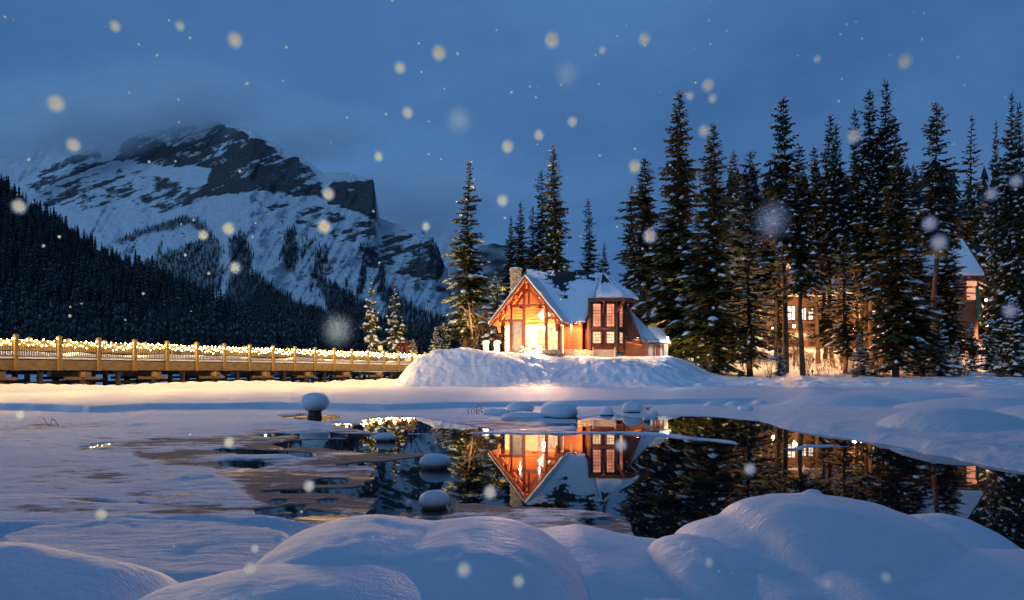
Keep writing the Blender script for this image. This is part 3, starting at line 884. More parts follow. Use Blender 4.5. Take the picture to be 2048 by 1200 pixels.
tree('high', 1572, 192, 62, 86, 'very tall spruce on a long bare pole-like trunk', G2)
tree('mid', 1606, 290, 60, 86, 'ragged spruce just right of the pole-trunked one', G2)
tree('mid', 1637, 290, 70, 66, 'spruce behind and right of the ragged one', G2)
tree('mid', 1663, 226, 72, 64, 'narrow spruce first of the tall middle clump', G2)
tree('mid', 1684, 242, 69, 60, 'ragged spruce second of the tall middle clump', G2)
tree('mid', 1716, 212, 75, 60, 'spruce peeping between tops of the tall middle clump', G2)
tree('mid', 1732, 186, 70, 86, 'spruce leaning on the left of the highest tree of the wood', G2)
tree('dense2', 1766, 160, 68, 104, 'highest spruce of the whole right-hand wood', G2)
tree('narrow', 1800, 232, 72, 66, 'spruce on the right shoulder of the highest one', G2)
tree('dense2', 1792, 288, 58, 122, 'broad dark spruce in front at the shore with drooping boughs', G2)
tree('high', 1868, 210, 63, 88, 'spruce with open layered top left of the gabled cabin', G2)
tree('dense2', 1890, 470, 66, 104, 'bushy dark spruce hiding the left half of the gabled cabin', G2)
tree('open', 1937, 236, 92, 84, 'orange lit spruce behind the gabled cabin', G2)
tree('mid', 1987, 240, 66, 36, 'narrow spruce left of the pair at the right edge', G2)
tree('dense2', 2014, 186, 64, 72, 'tallest spruce at the right edge of the picture', G2)
tree('dense2', 2042, 208, 62, 80, 'spruce cut by the right edge of the picture', G2)
tree('narrow', 2090, 190, 64, 90, 'spruce beyond the right edge', G2)
tree('dense', 1335, 420, 74, 60, 'spruce behind the tallest dense one by the chalet', G2)
tree('mid', 1530, 430, 84, 80, 'spruce behind the pole-trunked one, in front of the lodge roof', G2)
tree('mid', 1745, 330, 66, 80, 'dark ragged spruce below the highest one', G2)
tree('dense2', 1835, 330, 78, 80, 'spruce filling the gap left of the layered one', G2)
tree('ragged', 1500, 470, 58.5, 104, 'broad low spruce standing at the shore before the lodge', G2)
tree('ragged', 1690, 470, 62, 76, 'short spruce with pale snowy trunk in the orange light', G2)
tree('ragged', 1650, 500, 72, 74, 'sparse low spruce right of the balcony', G2)
tree('ragged', 1728, 520, 75, 66, 'sparse low spruce before the bright lodge window', G2)
tree('narrow', 1560, 520, 76, 50, 'slim low spruce hiding the lodge dormer', G2)
tree('young', 1838, 668, 60, 40, 'young fir at the foot of the broad dark shore spruce', G3)
tree('young', 1912, 684, 61, 26, 'small fir between the young snow laden spruce and the tiny one', G3)
tree('young', 1980, 640, 62, 44, 'young fir left of the bushy one at the right edge', G3)
tree('young', 1722, 672, 60, 40, 'young fir before the orange lit trunks', G3)
tree('young', 1560, 690, 59, 30, 'young fir left of the bare pole trunk', G3)
tree('young', 1878, 622, 59, 50, 'young snow laden spruce on the blue slope below the cabin', G3)
tree('young', 1945, 648, 64, 26, 'tiny spruce on the slope right of the young snow laden one', G3)
tree('young', 2026, 596, 58, 66, 'bushy snowy spruce at the foot of the right edge trees', G3)
tree('narrow', 1590, 350, 90, 60, 'spruce far back in the wood behind the ragged one', G2)
tree('narrow', 1450, 390, 92, 60, 'spruce far back between the bough-skirted one and the pine', G2)
tree('young2', 744, 557, 70, 32, 'slender young spruce behind the lit bridge rail, farther left one', G3)
tree('young2', 791, 571, 69, 40, 'snow clumped young spruce behind the bridge end', G3)
tree('young', 871, 655, 64, 27, 'little spruce at the bank, left of its twin', G3)
tree('young', 889, 646, 65, 30, 'little spruce at the bank, right of its twin', G3)
tree('young', 826, 678, 63, 22, 'small yellow lit spruce where the bridge meets the bank', G3)

# dead slanting trunk
d = MB().tube(P(1742, 560, 62), P(1790, 640, 62), 0.10, 0.13, 7).tube(P(1790, 640, 62), P(1794, 742, 62), 0.16, 0.2, 7)
lt = thing('dead_tree', P(1794, 742, 62), 'dead leaning trunk forking in front of the orange lit lodge', 'tree')
d.build('trunk', M['bark'], lt)

# bare shrubs
def shrub_mesh(seed, n, h, w, mat):
    rg = random.Random(seed); b = MB()
    for k in range(n):
        a = rg.random() * 6.28; t = rg.random()
        p0 = Vector((rg.uniform(-1, 1) * w * 0.25, rg.uniform(-1, 1) * w * 0.25, 0))
        p1 = p0 + Vector((math.cos(a) * w * 0.35 * t, math.sin(a) * w * 0.35 * t, h * rg.uniform(0.45, 0.7)))
        p2 = p1 + Vector((math.cos(a) * w * 0.3 * t + rg.uniform(-.1, .1), math.sin(a) * w * 0.3 * t, h * rg.uniform(0.15, 0.35)))
        b.tube(p0, p1, 0.016, 0.010, 3).tube(p1, p2, 0.010, 0.004, 3)
        for j in range(4):
            q = p0.lerp(p2, rg.uniform(0.35, 0.9)); aa = rg.random() * 6.28
            b.tube(q, q + Vector((math.cos(aa) * 0.3, math.sin(aa) * 0.3, rg.uniform(0.1, 0.4))) * (h * 0.45), 0.007, 0.003, 3)
    return b.mesh('shrub', M[mat])
SH = [shrub_mesh(31, 16, 1.6, 1.6, 'twig'), shrub_mesh(32, 22, 1.3, 2.0, 'twig'), shrub_mesh(33, 18, 1.8, 1.5, 'red_twig')]
def shrub(k, u, v, Y, hpx, label, group):
    p = P(u, v, Y); p.z = lz(p.x, Y) - 0.05
    o = link_mesh('bare_shrub', SH[k], None, p)
    s = hpx / F * Y / 1.7
    o.scale = (s, s, s); o.rotation_euler = (0, 0, random.random() * 6)
    return tag(o, label, 'shrub', group)
GS = 'bare shrubs on the banks'
shrub(0, 962, 690, 62, 120, 'tall bare shrub with fanned twigs between the lone spruce and the chalet', GS)
shrub(0, 1004, 690, 60, 84, 'bare twiggy shrub touching the left porch corner', GS)
shrub(1, 938, 692, 64, 46, 'low bare shrub at the foot of the lone golden spruce', GS)
shrub(2, 818, 704, 64, 36, 'small reddish bare shrub behind the end of the bridge', GS)
shrub(2, 800, 706, 66, 28, 'smaller reddish shrub next to the snow clumped young spruce', GS)
bv = []; bf = []; off = 0
shv_ = []
for me in SH:
    co = np.zeros(len(me.vertices) * 3); me.vertices.foreach_get('co', co)
    quads = np.array([p.vertices[:] for p in me.polygons if len(p.vertices) == 4])
    shv_.append((co.reshape(-1, 3), quads))
for i in range(190):
    u = random.uniform(1390, 2120); Y = random.uniform(56.5, 80)
    if 1880 < u < 1985 and Y < 66 and random.random() < .8: continue
    x = (u - 1024) / F * Y; z = lz(x, Y) - .05; sc = random.uniform(14, 46) / F * Y / 1.7; a = random.random() * 6.28
    co, q = shv_[random.randrange(3)]
    c = co * sc
    bv.append(np.stack([c[:, 0] * math.cos(a) - c[:, 1] * math.sin(a) + x, c[:, 0] * math.sin(a) + c[:, 1] * math.cos(a) + Y, c[:, 2] + z], 1))
    bf.append(q + off); off += len(co)
tag(link_mesh('underbrush', np_mesh('underbrush', np.concatenate(bv), np.concatenate(bf), M['twig'])), kind='stuff')
# dark wood filling the slope behind the lodge
n_ = 520
yy = RNG.uniform(94, 175, n_); uu = RNG.uniform(1275, 2350, n_)
xx = (uu - 1024) / F * yy
pts = np.stack([xx, yy, land_z(xx, yy, False) - .3], 1)
hh = np.clip((CH + (YH - RNG.uniform(320, 540, n_) - 190 * (uu < 1450)) / F * yy) - pts[:, 2], 6, 52)
forest('back_wood', pts, hh, 11, 12, 10)

# ------------------------------------------------------------------ the chalet
house = thing('chalet', (3.5, 55.0, 2.45), 'timber chalet with steep snowy roof, glowing gabled porch and tall round-ended window bay', 'house')
PSI = math.radians(16); A_ = Vector((math.cos(PSI), -math.sin(PSI), 0)); B_ = Vector((math.sin(PSI), math.cos(PSI), 0)); O_ = Vector((1.0, 52.0, 0))
def Q(s, t, z): return O_ + A_ * s + B_ * t + Vector((0, 0, z))
APZ, EVZ, HWD = 8.55, 5.06, 2.85
def rake_z(s): return APZ - (APZ - EVZ) * abs(s) / HWD
FL = 2.55                                         # floor level
rn = Vector((0, 0, 1))
# porch roof: two boarded slopes, snow on top, barge boards on the front
for sg in (-1, 1):
    lst = [Q(0, 0.12, APZ), Q(sg * HWD, 0.12, EVZ), Q(sg * HWD, 6.2 if sg < 0 else 2.9, EVZ), Q(0, 6.2 if sg < 0 else 5.2, APZ)]
    MB().prism(lst, (0, 0, 0.10)).build('roof', M['cedar'], house)
    MB().prism([Q(0, 0.0, APZ + 0.10), Q(sg * (HWD + 0.04), 0.0, EVZ + 0.05), Q(sg * (HWD + 0.04), 0.0, EVZ - 0.26), Q(0, 0.0, APZ - 0.24)], B_ * 0.115).build('barge_board', M['beam_wood'], house)
    n1 = 26; n2 = 20
    vs = []; tmax = 6.2 if sg < 0 else 5.2
    for i in range(n2 + 1):
        for j in range(n1 + 1):
            s = sg * (HWD + 0.10) * j / n1; t = -0.08 + (tmax if (sg < 0 or j < 8) else max(2.6, tmax - 2.8 * j / n1)) * i / n2
            e = min(1.0, 0.35 + min(i, n2 - i) * 0.5, 0.5 + (n1 - j) * 0.4)
            p = Q(s, t, rake_z(s) + 0.10 + e * (0.17 + 0.05 * math.sin(i * 1.3 + j * 0.7)))
            vs.append(tuple(p - wloc(house)))
    top = np.array(vs); bot = top.copy(); bot[:, 2] -= 0.15
    gf = grid_faces(n2 + 1, n1 + 1)
    # rim
    nn = (n2 + 1) * (n1 + 1)
    idx = np.arange(nn).reshape(n2 + 1, n1 + 1)
    ring = np.concatenate([idx[0, :], idx[1:, -1], idx[-1, -2::-1], idx[-2:0:-1, 0]])
    rf = np.stack([ring, np.roll(ring, -1), np.roll(ring, -1) + nn, ring + nn], 1)
    link_mesh('roof_snow', np_mesh('roof_snow', np.concatenate([top, bot]), np.concatenate([gf, rf]), M['roof_snow'], True), house)
# exposed rafters and purlins under the overhang
for sg in (-1, 1):
    for t in (0.35, 0.9, 1.5):
        MB().beam(Q(sg * 0.05, t, APZ - 0.12), Q(sg * (HWD - 0.05), t, EVZ - 0.09), 0.13, 0.18).build('rafter', M['beam_wood'], house)
    for s in (0.95, 1.9, 2.62):
        MB().beam(Q(sg * s, 0.16, rake_z(s) - 0.32), Q(sg * s, 1.9, rake_z(s) - 0.32), 0.2, 0.24).build('purlin', M['beam_wood'], house)
MB().beam(Q(0, 0.16, APZ - 0.3), Q(0, 1.9, APZ - 0.3), 0.2, 0.28).build('ridge_beam', M['beam_wood'], house)
# posts and truss on the porch front
PT = 1.0
for s in (-1.42, -0.36, 1.42, 2.42):
    MB().beam(Q(s, PT, FL + 0.35), Q(s, PT, rake_z(s) - 0.2), 0.24, 0.24).build('post', M['beam_wood'], house)
MB().beam(Q(-1.4, PT, 6.42), Q(1.5, PT, 6.42), 0.2, 0.22).build('tie_beam', M['beam_wood'], house)
MB().beam(Q(0.03, PT, 6.53), Q(0.03, PT, APZ - 0.4), 0.2, 0.2).build('king_post', M['beam_wood'], house)
MB().beam(Q(-0.95, PT, 6.55), Q(-0.1, PT, 7.7), 0.16, 0.18).build('strut', M['beam_wood'], house)
MB().beam(Q(0.95, PT, 6.55), Q(0.1, PT, 7.7), 0.16, 0.18).build('strut', M['beam_wood'], house)
for sg, s, zt in ((-1, 1.42, -0.75), (1, 1.42, -0.75), (-1, 2.3, -0.55), (1, 2.3, -0.55)):
    z = rake_z(s)
    MB().beam(Q(sg * s, PT - 0.1, z - 1.35), Q(sg * s, 0.22, z - 0.42), 0.16, 0.2).build('knee_brace', M['beam_wood'], house)
MB().beam(Q(-2.5, PT, 5.28), Q(-0.36, PT, 5.28), 0.18, 0.2).build('plate_beam', M['beam_wood'], house)
MB().beam(Q(1.42, PT, 5.42), Q(2.6, PT, 5.42), 0.18, 0.2).build('plate_beam', M['beam_wood'], house)
# wall behind the porch: triangular boarded gable, entrance wall
wy = 2.3
MB().prism([Q(-2.3, wy, 5.0), Q(2.5, wy, 5.0), Q(2.5, wy, rake_z(2.5)), Q(0, wy, APZ - 0.05), Q(-2.3, wy, rake_z(2.3))], B_ * 0.15).build('gable_wall', M['cedar'], house)
bd_ = MB()
for k in range(13):
    z = 5.08 + k * 0.24
    hw = (APZ - z - 0.25) / (APZ - EVZ) * HWD
    if hw > 0.1: bd_.beam(Q(-min(hw, 2.25), wy - 0.02, z), Q(min(hw, 2.4), wy - 0.02, z), 0.03, 0.20)
bd_.build('gable_boards', M['cedar'], house, kind='stuff')
MB().prism([Q(-2.3, wy + .02, FL), Q(2.5, wy + .02, FL), Q(2.5, wy + .02, 5.0), Q(-2.3, wy + .02, 5.0)], B_ * 0.15).build('entrance_wall', M['cream_wall'], house)
# diamond window in the gable (two lit panes around the post)
dw = MB()
dc = (0.95, 5.75)
for sx0, sx1 in ((-0.62, 0.60),):
    dw.prism([Q(dc[0] + sx0, wy - 0.06, dc[1]), Q(dc[0], wy - 0.06, dc[1] - 0.64), Q(dc[0] + sx1, wy - 0.06, dc[1]), Q(dc[0], wy - 0.06, dc[1] + 0.64)], B_ * 0.03)
dwin = dw.build('diamond_window', M['lit_white'], house)
fr = MB()
for (a, b) in (((-.62, 0), (0, -.64)), ((0, -.64), (.6, 0)), ((.6, 0), (0, .64)), ((0, .64), (-.62, 0)), ((0, .6), (0, -.6))):
    fr.beam(Q(dc[0] + a[0], wy - 0.09, dc[1] + a[1]), Q(dc[0] + b[0], wy - 0.09, dc[1] + b[1]), 0.05, 0.05)
fr.build('window_frame', M['beam_wood'], dwin)
# pebble clad panels left of the door, each pebble a piece of the joined cladding
def pebbles(s0, s1, z0, z1, t, mat, name, size=0.085):
    b = MB()
    b.prism([Q(s0, t, z0), Q(s1, t, z0), Q(s1, t, z1), Q(s0, t, z1)], B_ * 0.25)
    z = z0 + size * 0.6; row = 0
    while z < z1 - 0.03:
        s = s0 + size * (0.5 + 0.5 * (row % 2))
        while s < s1 - 0.03:
            r = size * random.uniform(0.42, 0.62)
            c = Q(s + random.uniform(-.02, .02), t, z + random.uniform(-.02, .02))
            b.add([c + A_ * r, c + Vector((0, 0, r * .9)), c - A_ * r, c - Vector((0, 0, r * .9)), c - B_ * (r * 0.6)], [(4, 1, 0), (4, 2, 1), (4, 3, 2), (4, 0, 3)])
            s += size * random.uniform(1.05, 1.35)
        z += size * 1.1; row += 1
    return b.build(name, M[mat], house, kind='stuff')
pebbles(-1.28, -0.50, FL + 0.35, 5.16, PT - 0.04, 'pale_stone', 'pebble_panel')
pebbles(-0.20, 0.36, FL + 0.6, 5.0, wy - 0.25, 'pale_stone', 'pebble_panel')
# door, glazed
dr = MB().beam(Q(1.75, wy - 0.03, FL + 0.1), Q(1.75, wy - 0.03, 4.75), 0.95, 0.08, up=B_).build('door', M['lit_warm'], house)
frd = MB()
for s in (1.26, 1.75, 2.24): frd.beam(Q(s, wy - 0.09, FL + 0.1), Q(s, wy - 0.09, 4.8), 0.09, 0.06, up=B_)
for z in (FL + 0.2, 3.6, 4.78): frd.beam(Q(1.26, wy - 0.09, z), Q(2.24, wy - 0.09, z), 0.05, 0.1)
frd.build('door_frame', M['beam_wood'], dr)
sw_ = MB().beam(Q(0.85, wy - 0.03, FL + 0.7), Q(0.85, wy - 0.03, 4.6), 0.6, 0.06, up=B_).build('window', M['lit_warm'], house)
fs_ = MB()
for s in (0.55, 0.85, 1.15): fs_.beam(Q(s, wy - 0.08, FL + 0.65), Q(s, wy - 0.08, 4.65), 0.05, 0.05, up=B_)
for z in (3.25, 3.9, 4.62): fs_.beam(Q(0.55, wy - 0.08, z), Q(1.15, wy - 0.08, z), 0.05, 0.05)
fs_.build('window_frame', M['beam_wood'], sw_)
# porch floor, stone base
MB().prism([Q(-2.4, 0.8, FL), Q(2.75, 0.8, FL), Q(2.75, wy, FL), Q(-2.4, wy, FL)], (0, 0, 0.12)).build('porch_floor', M['beam_wood'], house)
def stone_wall(p0, p1, z0, z1, nrm, name='foundation', mat='stone', sz=0.17, parent=None):
    """rubble wall: a backing slab with proud stones"""
    parent = parent or house
    p0 = Vector(p0); p1 = Vector(p1); nrm = Vector(nrm).normalized()
    b = MB(); d = (p1 - p0); ln = d.length; d.normalize()
    b.prism([p0 + Vector((0, 0, z0)), p1 + Vector((0, 0, z0)), p1 + Vector((0, 0, z1)), p0 + Vector((0, 0, z1))], nrm * -0.25)
    z = z0 + sz * 0.4; row = 0
    while z < z1 - 0.02:
        s = sz * (0.3 + 0.5 * (row % 2))
        while s < ln - 0.05:
            w = sz * random.uniform(0.45, 0.8); h = sz * random.uniform(0.36, 0.46)
            c = p0 + d * s + Vector((0, 0, z)); k = random.uniform(0.03, 0.07)
            u = Vector((0, 0, 1))
            b.add([c - d * w * .95 - u * h * .7, c + d * w * .9 - u * h, c + d * w - u * -h * .8, c - d * w * .8 + u * h,
                   c - d * w * .6 - u * h * .4 + nrm * k, c + d * w * .6 - u * h * .5 + nrm * k, c + d * w * .6 + u * h * .5 + nrm * k, c - d * w * .5 + u * h * .5 + nrm * k],
                  [(4, 5, 6, 7), (0, 1, 5, 4), (1, 2, 6, 5), (2, 3, 7, 6), (3, 0, 4, 7)])
            s += w * 2.05
        z += sz * 0.88; row += 1
    return b.build(name, M[mat], parent, kind='stuff')
stone_wall(Q(-1.7, PT - 0.2, 0), Q(-0.3, PT - 0.2, 0), 2.0, FL + 0.36, -B_)
stone_wall(Q(1.1, PT - 0.2, 0), Q(2.7, PT - 0.2, 0), 1.9, FL + 0.42, -B_)
stone_wall((3.7, 54.0, 0), (5.45, 54.0, 0), 2.0, 3.0, (0, -1, 0), mat='pale_stone')
stone_wall((5.45, 54.0, 0), (6.12, 53.85, 0), 2.0, 3.0, (0, -1, 0))
stone_wall((6.12, 53.85, 0), (8.25, 53.85, 0), 2.0, 2.95, (0, -1, 0))
# front wall of horizontal siding, right of the porch
def siding(p0, p1, z0, z1, nrm, mat, step=0.17, name='siding'):
    p0 = Vector(p0); p1 = Vector(p1); nrm = Vector(nrm).normalized(); b = MB()
    b.prism([p0 + Vector((0, 0, z0)), p1 + Vector((0, 0, z0)), p1 + Vector((0, 0, z1)), p0 + Vector((0, 0, z1))], nrm * -0.14)
    z = z0
    while z < z1 - 0.02:
        t = min(z + step - 0.012, z1)
        b.add([p0 + Vector((0, 0, z)) + nrm * .035, p1 + Vector((0, 0, z)) + nrm * .035, p1 + Vector((0, 0, t)) + nrm * .012, p0 + Vector((0, 0, t)) + nrm * .012,
               p0 + Vector((0, 0, z)), p1 + Vector((0, 0, z))], [(0, 1, 2, 3), (4, 5, 1, 0)])
        z += step
    return b.build(name, M[mat], house, kind='stuff')
siding((3.55, 54.1, 0), (5.5, 54.1, 0), 3.0, 5.5, (0, -1, 0), 'cedar')
MB().box(5.42, 5.56, 53.98, 54.2, 2.9, 5.5).build('corner_board', M['beam_wood'], house)
# tall bay: plan points
BP = [Vector((5.5, 54.75, 0)), Vector((6.12, 54.0, 0)), Vector((8.22, 54.0, 0)), Vector((9.05, 55.3, 0)), Vector((9.05, 58.5, 0))]
for i in range(len(BP) - 1):
    a, b = BP[i], BP[i + 1]
    d = (b - a).normalized(); nr = Vector((d.y, -d.x, 0))
    top = 7.05 if i else 6.4
    MB().prism([a + Vector((0, 0, 2.9)), b + Vector((0, 0, 2.9)), b + Vector((0, 0, top)), a + Vector((0, 0, top if i else 5.6))], -nr * 0.15).build('bay_wall', M['red_wood'], house)
    if i in (1, 2):
        n = 14 if i == 1 else 9; g = MB()
        for k in range(n + 1):
            c = a.lerp(b, k / n); g.beam(c + nr * 0.012 + Vector((0, 0, 2.95)), c + nr * 0.012 + Vector((0, 0, 7.0)), 0.03, 0.03)
        g.build('battens', M['red_wood'], house, kind='stuff')
for c in BP[1:4]:
    MB().beam(c + Vector((0, -0.02, 2.9)), c + Vector((0, -0.02, 7.05)), 0.2, 0.2).build('corner_post', M['dark_trim'], house)
def bay_window(a, d, nr, s0, s1, z0, z1, nx, nz, mat):
    c = lambda s, z, o: a + d * s + nr * o + Vector((0, 0, z))
    w = MB().prism([c(s0, z0, .05), c(s1, z0, .05), c(s1, z1, .05), c(s0, z1, .05)], nr * 0.02).build('window', M[mat], house)
    f = MB()
    for s in (s0 - .03, s1 + .03): f.beam(c(s, z0 - .09, .09), c(s, z1 + .09, .09), 0.09, 0.1, up=nr)
    for z in (z0 - .04, z1 + .04): f.beam(c(s0 - .06, z, .09), c(s1 + .06, z, .09), 0.1, 0.09)
    f.build('window_frame', M['dark_trim'], w)
    g = MB()
    for k in range(1, nx): s = s0 + (s1 - s0) * k / nx; g.beam(c(s, z0, .085), c(s, z1, .085), 0.028, 0.03, up=nr)
    for k in range(1, nz): z = z0 + (z1 - z0) * k / nz; g.beam(c(s0, z, .085), c(s1, z, .085), 0.03, 0.028)
    g.build('muntins', M['dark_trim'], w)
a = BP[1]; d_ = Vector((1, 0, 0)); nf = Vector((0, -1, 0))
zu0, zu1 = P(0, 653, 54).z, P(0, 608, 54).z
zl0, zl1 = P(0, 686, 54).z, P(0, 664, 54).z
for (ua, ub) in ((1186, 1201), (1213, 1228)):
    s0 = P(ua, 0, 54).x - a.x; s1 = P(ub, 0, 54).x - a.x
    bay_window(a, d_, nf, s0, s1, zu0, zu1, 3, 7, 'lit_pink')
    bay_window(a, d_, nf, s0, s1, zl0, zl1, 3, 4, 'lit_warm')
a2 = BP[2]; d2 = (BP[3] - BP[2]).normalized(); n2_ = Vector((d2.y, -d2.x, 0))
bay_window(a2, d2, n2_, 0.42, 1.1, zu0, zu1, 3, 7, 'lit_pink')
bay_window(a2, d2, n2_, 0.42, 1.1, zl0, zl1, 3, 4, 'lit_warm')
# belt between the window rows and head beam
MB().beam(BP[1] + Vector((0, -.07, 4.68)), BP[2] + Vector((0, -.07, 4.68)), 0.1, 0.16).build('belt_board', M['dark_trim'], house)
MB().beam(BP[1] + Vector((-.1, -.1, 6.95)), BP[2] + Vector((.1, -.1, 6.95)), 0.2, 0.3).build('head_beam', M['dark_trim'], house)
# eave brackets of the bay
for c, dd in ((BP[2], Vector((0.5, -0.86, 0))), (BP[3], Vector((0.92, -0.38, 0))), (Vector((7.2, 54, 0)), Vector((0, -1, 0)))):
    k = 0.62 if c.x < 7.5 else 1.0
    MB().beam(c + Vector((0, 0, 5.9)), c + dd * k + Vector((0, 0, 6.85)), 0.13, 0.18).build('bracket', M['red_wood'], house)
    MB().beam(c + Vector((0, 0, 6.92)), c + dd * k * 1.15 + Vector((0, 0, 6.92)), 0.14, 0.16).build('outrigger', M['red_wood'], house)
# main roof, front slope and back slope, shingled in courses
RY, RZ, EY, EZ = 57.5, 9.72, 53.45, 5.30
sl = (RZ - EZ) / (RY - EY)
def mz(y): return EZ + (y - EY) * sl
def left_edge(y):
    z = mz(y)
    if z >= APZ: return 1.25
    s = (APZ - z) / ((APZ - EVZ) / HWD)
    t = (y - O_.y + s * math.sin(PSI)) / math.cos(PSI)
    return max(1.25, O_.x + s * math.cos(PSI) + t * math.sin(PSI) - 0.35)
def right_edge(y): return float(np.interp(y, [EY, 55.2, RY], [5.66, 6.72, 7.6]))
MB().prism([(1.25, RY, RZ), (1.25, 56.5, mz(56.5)), (left_edge(55.8), 55.8, mz(55.8)), (left_edge(EY), EY, EZ), (5.66, EY, EZ), (6.72, 55.2, mz(55.2)), (7.6, RY, RZ)], (0, 0, -0.16)).build('roof', M['dark_trim'], house)
MB().prism([(1.25, RY + .01, RZ), (7.6, RY + .01, RZ), (9.4, 61.2, 5.4), (1.25, 61.2, 5.4)], (0, 0, -0.16)).build('roof', M['shingle'], house)
MB().prism([(1.5, 54.2, 2.6), (1.5, 60.8, 2.6), (1.5, 60.8, 5.6), (1.5, RY, RZ - 0.3), (1.5, 54.4, 6.1)], (0.15, 0, 0)).build('side_wall', M['cedar'], house)
MB().box(1.5, 9.0, 60.6, 60.8, 2.6, 5.8).build('back_wall', M['cedar'], house)
sh_ = MB()
nrow = 26
for i in range(nrow):
    y0 = EY + (RY - EY) * i / nrow; y1 = EY + (RY - EY) * (i + 1) / nrow
    x = left_edge(y0) + 0.1 * (i % 2); xe = right_edge(y0)
    while x < xe - 0.05:
        w = min(random.uniform(0.16, 0.32), xe - x); k = random.uniform(0.045, 0.075)
        sh_.add([(x, y0, mz(y0) + k), (x + w - .012, y0, mz(y0) + k), (x + w - .012, y1, mz(y1) + 0.015), (x, y1, mz(y1) + 0.015), (x, y0, mz(y0)), (x + w - .012, y0, mz(y0))],
                [(0, 1, 2, 3), (4, 5, 1, 0)])
        x += w
sh_.build('shingles', M['shingle'], house, kind='stuff')
# snow on the front slope, with the bare streaks along the ridge and down the valley
nx_, ny_ = 240, 200
gx, gy = np.meshgrid(np.linspace(0, 1, nx_), np.linspace(0, 1, ny_))
YS = EY - 0.10 + (RY - EY + 0.08) * gy
XE = np.interp(YS, [EY, 55.2, RY], [5.72, 6.80, 7.65])
XL0 = np.vectorize(left_edge)(YS)
XS = XL0 + (XE - XL0) * gx
zc = EZ + (YS - EY) * sl
us = 1024 + F * XS / YS; vs_ = YH - F * (zc - CH) / YS
BARE = [[(1066, 540), (1215, 532), (1204, 552), (1186, 562), (1160, 560), (1140, 575), (1131, 598), (1118, 585), (1100, 562), (1082, 552)]]
sb = poly_sd(us + 5 * fbm(XS * 1.5, YS * 4, 4, 61), vs_ + 3 * fbm(XS * 1.2, YS * 6, 4, 62), BARE[0], 1.2)
cov = sstep((sb + 34 * fbm(XS * 0.9, zc * 8.0, 5, 63, 0.7)) / 7.0 + 0.05)
edge = np.minimum(1, np.minimum(0.45 + 12 * gy, 0.3 + 14 * (1 - gx)))
thk = (0.24 + 0.04 * fbm(XS * 1.3, YS * 1.3, 3, 65)) * edge
ZS = zc - 0.04 + cov * (thk + 0.04)
top = np.stack([XS, YS, ZS], -1).reshape(-1, 3) - np.array(wloc(house))
bot = np.stack([XS, YS, np.minimum(zc - 0.02, ZS - 0.01)], -1).reshape(-1, 3) - np.array(wloc(house))
nn = nx_ * ny_; idx = np.arange(nn).reshape(ny_, nx_)
ring = np.concatenate([idx[0, :], idx[1:, -1], idx[-1, -2::-1], idx[-2:0:-1, 0]])
rf = np.stack([ring, ring + nn, np.roll(ring, -1) + nn, np.roll(ring, -1)], 1)
link_mesh('roof_snow', np_mesh('roof_snow', np.concatenate([top, bot]), np.concatenate([grid_faces(ny_, nx_), rf]), M['roof_snow'], True), house)
MB().beam((4.1, EY - 0.03, EZ - 0.12), (5.7, EY - 0.03, EZ - 0.12), 0.08, 0.22).build('fascia', M['dark_trim'], house)
MB().beam((5.68, EY, EZ - 0.1), (6.74, 55.2, mz(55.2) - 0.1), 0.08, 0.22).build('fascia', M['dark_trim'], house)
# icicles on the eave
ic = MB()
mi, nti, bi = nmat('icicle'); bi.inputs['Base Color'].default_value = (0.75, 0.82, 0.88, 1); bi.inputs['Roughness'].default_value = 0.15
for x, ln in ((4.62, 0.95), (4.72, 0.45), (4.52, 0.35), (5.3, 0.3), (4.2, 0.2), (5.05, 0.22)):
    ic.tube((x, EY - 0.06, EZ - 0.05), (x, EY - 0.06, EZ - 0.05 - ln), 0.05, 0.006, 6)
ic.build('icicles', mi, house)
# polygonal roof end over the bay
AP = Vector((7.6, RY, RZ))
EVp = [Vector((6.62, 54.0, 7.05)), Vector((6.75, 53.35, 7.05)), Vector((8.6, 53.3, 7.05)), Vector((9.55, 53.85, 7.05)), Vector((10.15, 55.3, 7.05)), Vector((10.2, 58.8, 7.05))]
for i in range(len(EVp) - 1):
    MB().prism([AP, EVp[i], EVp[i + 1]], (0, 0, -0.14)).build('roof', M['shingle'], house)
    a, b = EVp[i], EVp[i + 1]
    MB().beam(a + Vector((0, 0, -.12)), b + Vector((0, 0, -.12)), 0.07, 0.26).build('fascia', M['dark_trim'], house)
# thick snow on it: rings from eave towards the apex
rings = []
prof = [(0.0, 0.02, 0.02), (-0.03, 0.18, 0.03), (-0.02, 0.34, 0.03), (0.05, 0.42, 0.02), (0.16, 0.36, 0), (0.28, 0.26, 0), (0.40, 0.17, 0), (0.48, 0.14, 0), (0.54, -0.02, 0)]
eav = []
for i in range(len(EVp) - 1):
    for k in range(8): eav.append(EVp[i].lerp(EVp[i + 1], k / 8))
eav.append(EVp[-1])
vs = []
for (f, h, o) in prof:
    for j, e in enumerate(eav):
        ff = f + (0.05 * math.sin(j * 1.9) + (0.10 if j % 8 == 4 else 0) - (0.22 if j % 8 == 0 else 0) * (f > 0.5)) * (f > 0.45)
        ff = max(min(ff, 0.98), -0.04)
        p = e.lerp(AP, ff) + Vector((0, 0, h * (1 + 0.12 * math.sin(j * 0.9)))) - wloc(house)
        vs.append(tuple(p))
link_mesh('roof_snow', np_mesh('roof_snow', vs, grid_faces(len(prof), len(eav)), M['roof_snow'], True), house)
for i in (1, 2, 3, 4):
    e = EVp[i]
    MB().beam(e.lerp(AP, 0.45) + Vector((0, 0, .12)), e.lerp(AP, 0.93) + Vector((0, 0, .03)), 0.10, 0.09).build('ridge_snow', M['roof_snow'], house)
